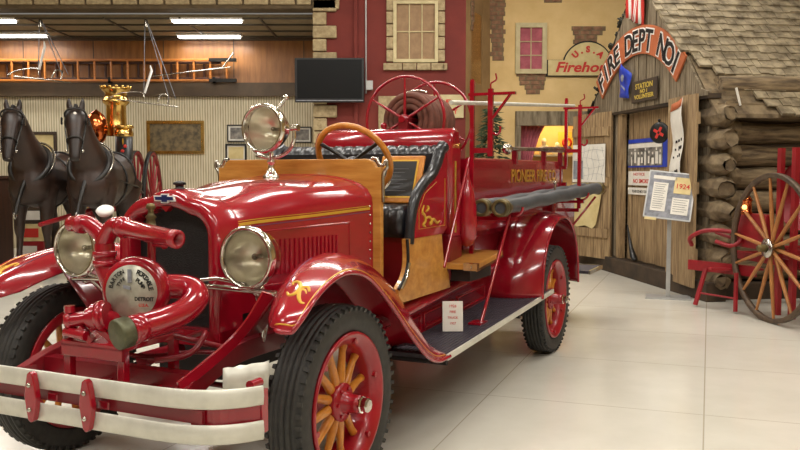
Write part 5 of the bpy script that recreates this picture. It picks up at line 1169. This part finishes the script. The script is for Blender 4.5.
brk = MB()
for k, x in enumerate((-7.2, -5.0, -3.2)):
    o = MB().bb((x - 0.02, YB - 0.24, 2.87), (x + 0.02, YB - 0.03, 2.898)).bb((x - 0.02, YB - 0.24, 2.87), (x + 0.02, YB - 0.22, 2.97)).build('ladder_bracket', M_iron); tag(o, 'black iron bracket holding up the long ladder', 'bracket', 'ladder brackets')
pk = MB().tube([(-4.3, YB - 0.26, 2.98), (-3.05, YB - 0.26, 3.12)], 0.014, 8).tube([(-3.05, YB - .26, 3.12), (-2.85, YB - .27, 3.38)], 0.012, 6).tube([(-3.05, YB - .26, 3.12), (-2.9, YB - .26, 3.14)], 0.01, 6).build('pike_pole', M_nickel); tag(pk, 'pike pole with metal hook lying against the iron tipped ladder end', 'pole')
# hanging harness gear
def harness_rig(x, y, lab, w, top=3.68, zl=2.62, ang=0.2):
    t = thing('hanging_harness_rig', lab, 'harness rig', (x, y, 0), ang)
    for a_, b_ in ((-0.05, -0.05), (0.0, 0.32), (0.02, 0.42)): MB().cyl((a_ * .3, 0, top), (b_, 0, zl + 0.12 if b_ < 0 else zl), 0.006, 6).build('rope', M_grey, t)
    MB().lathe([(0.03, 0), (0.03, 0.09), (0.02, 0.12)], (0, 0, top - 0.12), (0, 0, 1), 10).build('pulley', M_nickel, t)
    MB().tube([(-0.04, 0, zl + 0.08), (0.07, -0.02, zl + 0.42), (0.05, 0, zl + 0.5)], [0.018, 0.02, 0.008], 10).build('spring_balance', M_wht, t)
    MB().tube(catmull([(-0.55, 0, zl), (-0.4, 0.05, zl + 0.08), (-0.1, 0.05, zl + 0.1), (-0.05, 0, zl)], 5), 0.008, 8).tube([(-0.45, 0, zl - 0.02), (0.45, 0.02, zl - 0.12)], 0.010, 8).tube(catmull([(0.15, 0, zl - .05), (0.2, 0.05, zl + 0.07), (0.3, .05, zl + 0.05), (0.3, 0, zl - .08)], 5), 0.012, 8).build('hames_bar', M_nickel, t)
    return t
harness_rig(-3.85, 12.99, 'metal harness frame hanging on ropes beside the brass steam pumper chimney', 1, 3.655, 2.46)
harness_rig(-5.45, 12.99, 'metal harness frame hanging on ropes above the heads of the horses', 1, 3.655, 2.82, -0.1)
# ------------------------------------------------------------------ pictures on the striped wall
def picture(name, lab, px0, px1, py0, py1, fm, im, fw=0.03, mat_=None):
    k = (YB - 0.02) / 846; x0, x1 = (px0 - 400) * k, (px1 - 400) * k; z1, z0 = 1.331 + (172.7 - py0) * k, 1.331 + (172.7 - py1) * k
    cx_, cz = (x0 + x1) / 2, (z0 + z1) / 2; t = thing(name, lab, 'picture', (cx_, YB - 0.002, cz)); w_, h_ = (x1 - x0) / 2, (z1 - z0) / 2
    MB().bb((-w_, -0.035, h_ - fw), (w_, 0, h_)).bb((-w_, -0.035, -h_), (w_, 0, -h_ + fw)).bb((-w_, -0.035, -h_ + fw), (-w_ + fw, 0, h_ - fw)).bb((w_ - fw, -0.035, -h_ + fw), (w_, 0, h_ - fw)).build('frame', fm, t, bevel=0.004)
    MB().bb((-w_ + fw, -0.012, -h_ + fw), (w_ - fw, -0.002, h_ - fw)).build('print', mat_ or im, t)
    if mat_: MB().bb((-w_ * .72, -0.016, -h_ * .66), (w_ * .72, -0.012, h_ * .66)).build('image', im, t)
    return t
picture('framed_picture', 'gold framed sepia landscape picture on the striped wall', 148, 205, 121, 154, M_brass, M_sepia, 0.055)
picture('framed_picture', 'small dark framed photograph of two scenes on the striped wall above the certificate', 228, 250, 125, 142, M_black, M_photo, 0.02, M_paper)
picture('framed_picture', 'black framed certificate under the small photograph on the striped wall', 226, 247, 144, 162, M_black, M_cream, 0.03, M_paper)
picture('framed_picture', 'small framed photograph of a dark vehicle close to the stone edging', 293, 312, 127, 143, M_black, M_photo, 0.02, M_paper)
picture('framed_picture', 'low wide framed picture behind the searchlight base', 256, 311, 147, 157, M_base, M_sepia, 0.025)
picture('framed_picture', 'dark wood framed picture partly hidden by the horse beside the cabinet', 31, 58, 132, 158, M_base, M_cream, 0.05)
# furniture along the left wall
cb_ = thing('wooden_cabinet', 'dark reddish wooden cabinet behind the horses', 'cabinet', (-5.75, 11.6, 0))
MB().bb((-0.55, -0.3, 0.0), (0.30, 0.3, 1.25)).build('body', M_cabinet, cb_, bevel=0.01)
MB().bb((-0.50, -0.325, 0.1), (-0.14, -0.30, 1.15)).build('door', M_base, cb_); MB().bb((-0.10, -0.325, 0.1), (0.26, -0.30, 1.15)).build('door', M_base, cb_)
MB().bb((-0.58, -0.34, 1.25), (0.33, 0.32, 1.29)).build('top', M_cabinet, cb_)
r4 = random.Random(5)
for k in range(4):
    o = thing('small_crate', ['small red crate with white label, lowest of the stack behind the horses', 'small cream crate second from the floor behind the horses', 'small dark crate with label third in the stack behind the horses', 'small red crate on top of the stack behind the horses'][k], 'crate', (-5.72 + 0.02 * k, 13.2, 0.0 + k * 0.272), 0.05 * k, 'stacked crates')
    MB().bb((-0.2, -0.15, 0), (0.2, 0.15, 0.27)).build('box', (M_redcart, M_cream, M_base, M_redcart)[k], o, bevel=0.006)
    MB().bb((-0.12, -0.155, 0.06), (0.1, -0.15, 0.2)).build('label_patch', (M_paper, M_rtext, M_paper, M_ytext)[k], o)
# ------------------------------------------------------------------ steam pumper
sp = thing('steam_pumper', 'brass topped steam fire pumper with red wheels behind the horses', 'steam fire engine', (-4.32, 13.05, 0), 0.12)
def q(mb, name, m, **k): return mb.build(name, m, sp, **k)
q(MB().lathe([(0.001, 0.6), (0.13, 0.6), (0.13, 1.92), (0.001, 1.92)], (0.10, -0.12, 0), (0, 0, 1), 32), 'boiler', M_black)
q(MB().lathe([(0.13, 1.88), (0.145, 1.9), (0.145, 1.93), (0.13, 1.97), (0.12, 2.0), (0.001, 2.02)], (0.10, -0.12, 0), (0, 0, 1), 32).lathe([(0.12, 2.0), (0.15, 2.01), (0.155, 2.03), (0.14, 2.05), (0.11, 2.05)], (0.10, -0.12, 0), (0, 0, 1), 32), 'boiler_collar', M_brass)
q(MB().lathe([(0.15, 1.9), (0.17, 2.02), (0.155, 2.10), (0.15, 2.36), (0.165, 2.38), (0.20, 2.41), (0.205, 2.44), (0.18, 2.47), (0.165, 2.50), (0.165, 2.56), (0.205, 2.60), (0.22, 2.63), (0.20, 2.65), (0.14, 2.63), (0.14, 2.3)], (-0.06, 0.15, 0), (0, 0, 1), 36), 'smoke_stack', M_brass)
b = MB()
for k in range(14):
    a = 2 * PI * k / 14; b.sph((-0.06 + 0.215 * math.cos(a), 0.15 + 0.215 * math.sin(a), 2.65), 0.026, 10, 6)
q(b, 'crown_balls', M_brass)
q(MB().lathe([(0.001, 1.74), (0.06, 1.76), (0.12, 1.82), (0.155, 1.92), (0.165, 2.02), (0.15, 2.12), (0.11, 2.20), (0.05, 2.25), (0.02, 2.27), (0.001, 2.29)], (-0.28, -0.2, 0), (0, 0, 1), 32), 'air_chamber', M_copper)
q(MB().cyl((-0.28, -0.2, 0.9), (-0.28, -0.2, 1.75), 0.06), 'pump_cylinder', M_brass)
b = MB()
for k in range(5): b.sph((0.11 + 0.03 * math.sin(k * 2), -0.245, 1.45 + k * 0.07), (0.03, 0.012, 0.026), 10, 6)
q(b, 'painted_flowers', M_rtext); q(MB().sph((0.15, -0.24, 1.52), (0.02, .01, .02), 8, 6).sph((0.07, -.245, 1.6), (0.02, .01, .02), 8, 6).sph((0.11, -0.25, 1.8), (0.012, .01, .05), 8, 6), 'painted_leaves', M_gold)
q(MB().bb((-0.35, -0.35, 0.75), (-0.28, 0.9, 0.85)).bb((0.20, -0.35, 0.75), (0.27, 0.9, 0.85)).bb((-0.35, -0.35, 0.75), (0.27, -0.28, 0.85)).bb((-0.35, 0.3, 0.75), (0.27, 0.37, 0.85)), 'frame', M_redcart)
q(MB().cyl((-0.5, 0.3, 0.84), (0.20, 0.3, 0.84), 0.035), 'axle', M_redcart)
def bigwheel(par, loc, R_, nsp=14):
    w_ = MB().lathe([(R_ - 0.06, -0.025), (R_ - 0.012, -0.03), (R_ - 0.012, 0.03), (R_ - 0.06, 0.025), (R_ - 0.06, -0.025)], (0, 0, 0), (1, 0, 0), 56).build('wheel', M_redcart, par, loc=loc)
    MB().lathe([(R_ - 0.012, -0.032), (R_, -0.032), (R_, 0.032), (R_ - 0.012, 0.032)], (0, 0, 0), (1, 0, 0), 56).build('iron_tyre', M_iron, w_)
    MB().lathe([(0.001, -0.1), (0.05, -0.1), (0.08, -0.03), (0.08, 0.03), (0.05, 0.1), (0.001, 0.1)], (0, 0, 0), (1, 0, 0), 20).build('hub', M_brass, w_)
    for k in range(nsp):
        a = 2 * PI * k / nsp; d = V((0, math.cos(a), math.sin(a))); MB().tube([d * 0.06, d * (R_ - 0.05)], [0.022, 0.015], 8).build('spoke', M_redcart, w_)
    return w_
w_ = bigwheel(sp, (0.20, 0.3, 0.84), 0.84); c = copy_tree(w_, sp); c.location = (0.36, 0.8, 0.84); c.scale = (1, 1.0, 1.0)
c = copy_tree(w_, sp); c.location = (-0.50, 0.3, 0.84)
# ------------------------------------------------------------------ the two horses
def horse(name, lab, loc, rz, look, blaze):
    t = thing(name, lab, 'horse', loc, rz, None)
    # local +y is the way the horse faces
    hx = math.sin(look); hy = math.cos(look)
    def H(f, u, s=0): # head frame: f along the muzzle direction, u up, s sideways
        return (0.0 + hx * f + hy * s, 1.12 + hy * f - hx * s, 1.88 + u)
    S_ = []
    S_.append(('t', [(0, -0.72, 1.20, 0.22), (0, -0.55, 1.24, 0.31), (0, -0.2, 1.18, 0.33), (0, 0.2, 1.16, 0.335), (0, 0.52, 1.20, 0.31), (0, 0.70, 1.22, 0.22)]))
    S_.append(('s', (0, -0.55, 1.26), (0.30, 0.32, 0.30))); S_.append(('s', (0, 0.5, 1.28), (0.27, 0.30, 0.30))); S_.append(('s', (0, 0.66, 1.12), (0.25, 0.18, 0.24))); S_.append(('s', (0, 0.36, 1.48), (0.10, 0.25, 0.12)))
    S_.append(('t', [(0, 0.45, 1.30, 0.24), (0, 0.68, 1.50, 0.205), (0, 0.85, 1.68, 0.155), (hx * .03, 0.98, 1.85, 0.12), (hx * .05, 1.08, 1.95, 0.10)]))
    p0, p1, p2, p3, p4 = H(-0.03, 0.06), H(0.10, -0.02), H(0.22, -0.18), H(0.33, -0.36), H(0.37, -0.47)
    S_.append(('t', [p0 + (0.105,), p1 + (0.115,), p2 + (0.088,), p3 + (0.068,), p4 + (0.060,)])); S_.append(('s', H(0.06, -0.12), (0.085, 0.10, 0.13)))
    for s_ in (-1, 1):
        e0 = V(H(-0.03, 0.12, s_ * 0.065)); S_.append(('t', [tuple(e0) + (0.038,), tuple(e0 + V((0.01 * s_, 0, 0.07))) + (0.034,), tuple(e0 + V((0.012 * s_, 0, 0.15))) + (0.010,)]))
        S_.append(('s', H(0.39, -0.45, s_ * 0.030), (0.024, 0.02, 0.02)))
        # forelegs: straight, knee, fetlock, hoof
        fx = s_ * 0.17; dy = 0.04 * s_
        S_.append(('t', [(fx, 0.50, 1.10, 0.15), (fx, 0.53, 0.88, 0.105), (fx, 0.55, 0.70, 0.072), (fx, 0.56, 0.56 + .02, 0.066), (fx, 0.55, 0.48, 0.046), (fx, 0.55 + dy, 0.28, 0.040), (fx, 0.56 + dy, 0.17, 0.052), (fx, 0.61 + dy, 0.09, 0.045)])); S_.append(('t', [(fx, 0.61 + dy, 0.10, 0.05), (fx, 0.63 + dy, 0.045, 0.068), (fx, 0.64 + dy, 0.02, 0.072)]))
        S_.append(('t', [(fx, -0.60, 1.15, 0.22), (fx, -0.50, 0.92, 0.17), (fx, -0.50, 0.80, 0.115), (fx, -0.66, 0.64, 0.075), (fx, -0.74, 0.54, 0.065), (fx, -0.70, 0.40, 0.045), (fx, -0.66, 0.24, 0.044), (fx, -0.65, 0.17, 0.052), (fx, -0.60, 0.09, 0.046)])); S_.append(('t', [(fx, -0.60, 0.10, 0.05), (fx, -0.585, 0.045, 0.068), (fx, -0.575, 0.02, 0.072)]))
    body = organic('body', S_, M_horse, t, 0.022, 4)
    # hair
    b = MB(); nk = [V((0, 0.42, 1.60)), V((0, 0.60, 1.76)), V((0, 0.78, 1.88)), V((0, 0.92, 2.0)), V((hx * .05, 1.02, 2.06))]
    rows = []
    for i, p in enumerate(catmull(nk, 4)): rows.append([p + V((0.015, 0, 0)), p + V((0.08, -0.02, -0.03)), p + V((0.13, -0.05, -0.13 - 0.02 * (i % 2))), p + V((0.15, -0.04, -0.22 - 0.03 * (i % 3)))])
    b.loft(rows); b.build('mane', M_hair, t, thick=0.015)
    MB().tube(catmull([(0, -0.80, 1.36), (0, -0.93, 1.2), (0, -0.95, 0.9), (0, -0.92, 0.6)], 5), [0.04 + 0.05 * math.sin(PI * k / 16) for k in range(16)], 10).build('tail', M_hair, t)
    for s_ in (-1, 1): MB().sph(H(0.10, -0.03, s_ * 0.105), (0.018, 0.018, 0.018), 10, 8).build('eye', M_black, t)
    MB().tube([H(-0.02, 0.17), H(0.04, 0.12), H(0.13, 0.06)], [0.02, 0.028, 0.008], 8).build('forelock', M_hair, t)
    if blaze: MB().sph(H(0.165, 0.05), (0.024, 0.018, 0.034), 10, 8).build('white_star', M_white, t)
    # harness
    def ring(c, a_, r1, r2, rr_, name, m=M_harness):
        u_, v_, d_ = frame(a_); P = [V(c) + u_ * r1 * math.cos(k * PI / 16) + v_ * r2 * math.sin(k * PI / 16) for k in range(32)]; return MB().tube(P, rr_, 8, closed=True).build(name, m, t)
    ring((0, 0.60, 1.38), (0, 0.75, 0.66), 0.235, 0.30, 0.035, 'collar')
    ring((0, 0.55, 1.40), (0, 0.75, 0.66), 0.275, 0.335, 0.014, 'hames', M_nickel)
    ring((0, 0.10, 1.17), (0, 1, 0), 0.345, 0.345, 0.014, 'girth_strap'); ring((0, -0.45, 1.22), (0, 1, 0), 0.325, 0.335, 0.012, 'hip_strap')
    for s_ in (-1, 1):
        MB().tube(catmull([(s_ * 0.27, 0.55, 1.22), (s_ * 0.35, 0.1, 1.14), (s_ * 0.345, -0.4, 1.10), (s_ * 0.30, -0.95, 1.0)], 6), 0.016, sq=(0.045, 0.012)).build('trace', M_harness, t)
        MB().tube(catmull([H(-0.02, 0.13, s_ * 0.09), H(0.06, -0.02, s_ * 0.118), H(0.22, -0.22, s_ * 0.093), H(0.31, -0.34, s_ * 0.078)], 5), 0.009, 6).build('cheek_strap', M_harness, t)
        MB().box(H(0.10, -0.02, s_ * 0.15), (0.02, 0.09, 0.085), Matrix.Rotation(-look, 3, 'Z')).build('blinker', M_harness, t, bevel=0.01)
        MB().sph(H(0.31, -0.36, s_ * 0.085), 0.018, 10, 6).build('bit_ring', M_nickel, t)
    ring(H(0.26, -0.25), V(H(0.33, -0.36)) - V(H(0.10, -0.02)), 0.086, 0.092, 0.010, 'noseband'); ring(H(0.05, 0.05), V(H(0.33, -0.36)) - V(H(0.10, -0.02)), 0.122, 0.128, 0.010, 'browband')
    MB().tube(catmull([(0, 0.80, 1.18), (0.02, 0.93, 1.0), (0.05, 1.0, 0.80)], 5), 0.03, 10).build('pole_strap', M_harness, t)
    MB().tor((0.05, 1.0, 0.78), (1, 0, 0), 0.04, 0.009, 16, 6).build('breast_ring', M_nickel, t)
    t.scale = (1.0, 1.0, 1.04); return t
horse('harnessed_horse', 'dark bay horse with small white star standing before the steam pumper', (-3.93, 11.2, 0), PI + 0.08, -0.22, True)
horse('harnessed_horse', 'dark bay horse without a white mark standing beside the reddish cabinet', (-4.70, 11.3, 0), PI + 0.06, -0.18, False)
po = MB().tube([(-4.31, 12.3, 0.85), (-4.24, 9.95, 0.72)], [0.035, 0.028], 12).build('wagon_pole', M_redcart)
tag(po, 'long red wagon pole running between the two horses', 'pole')
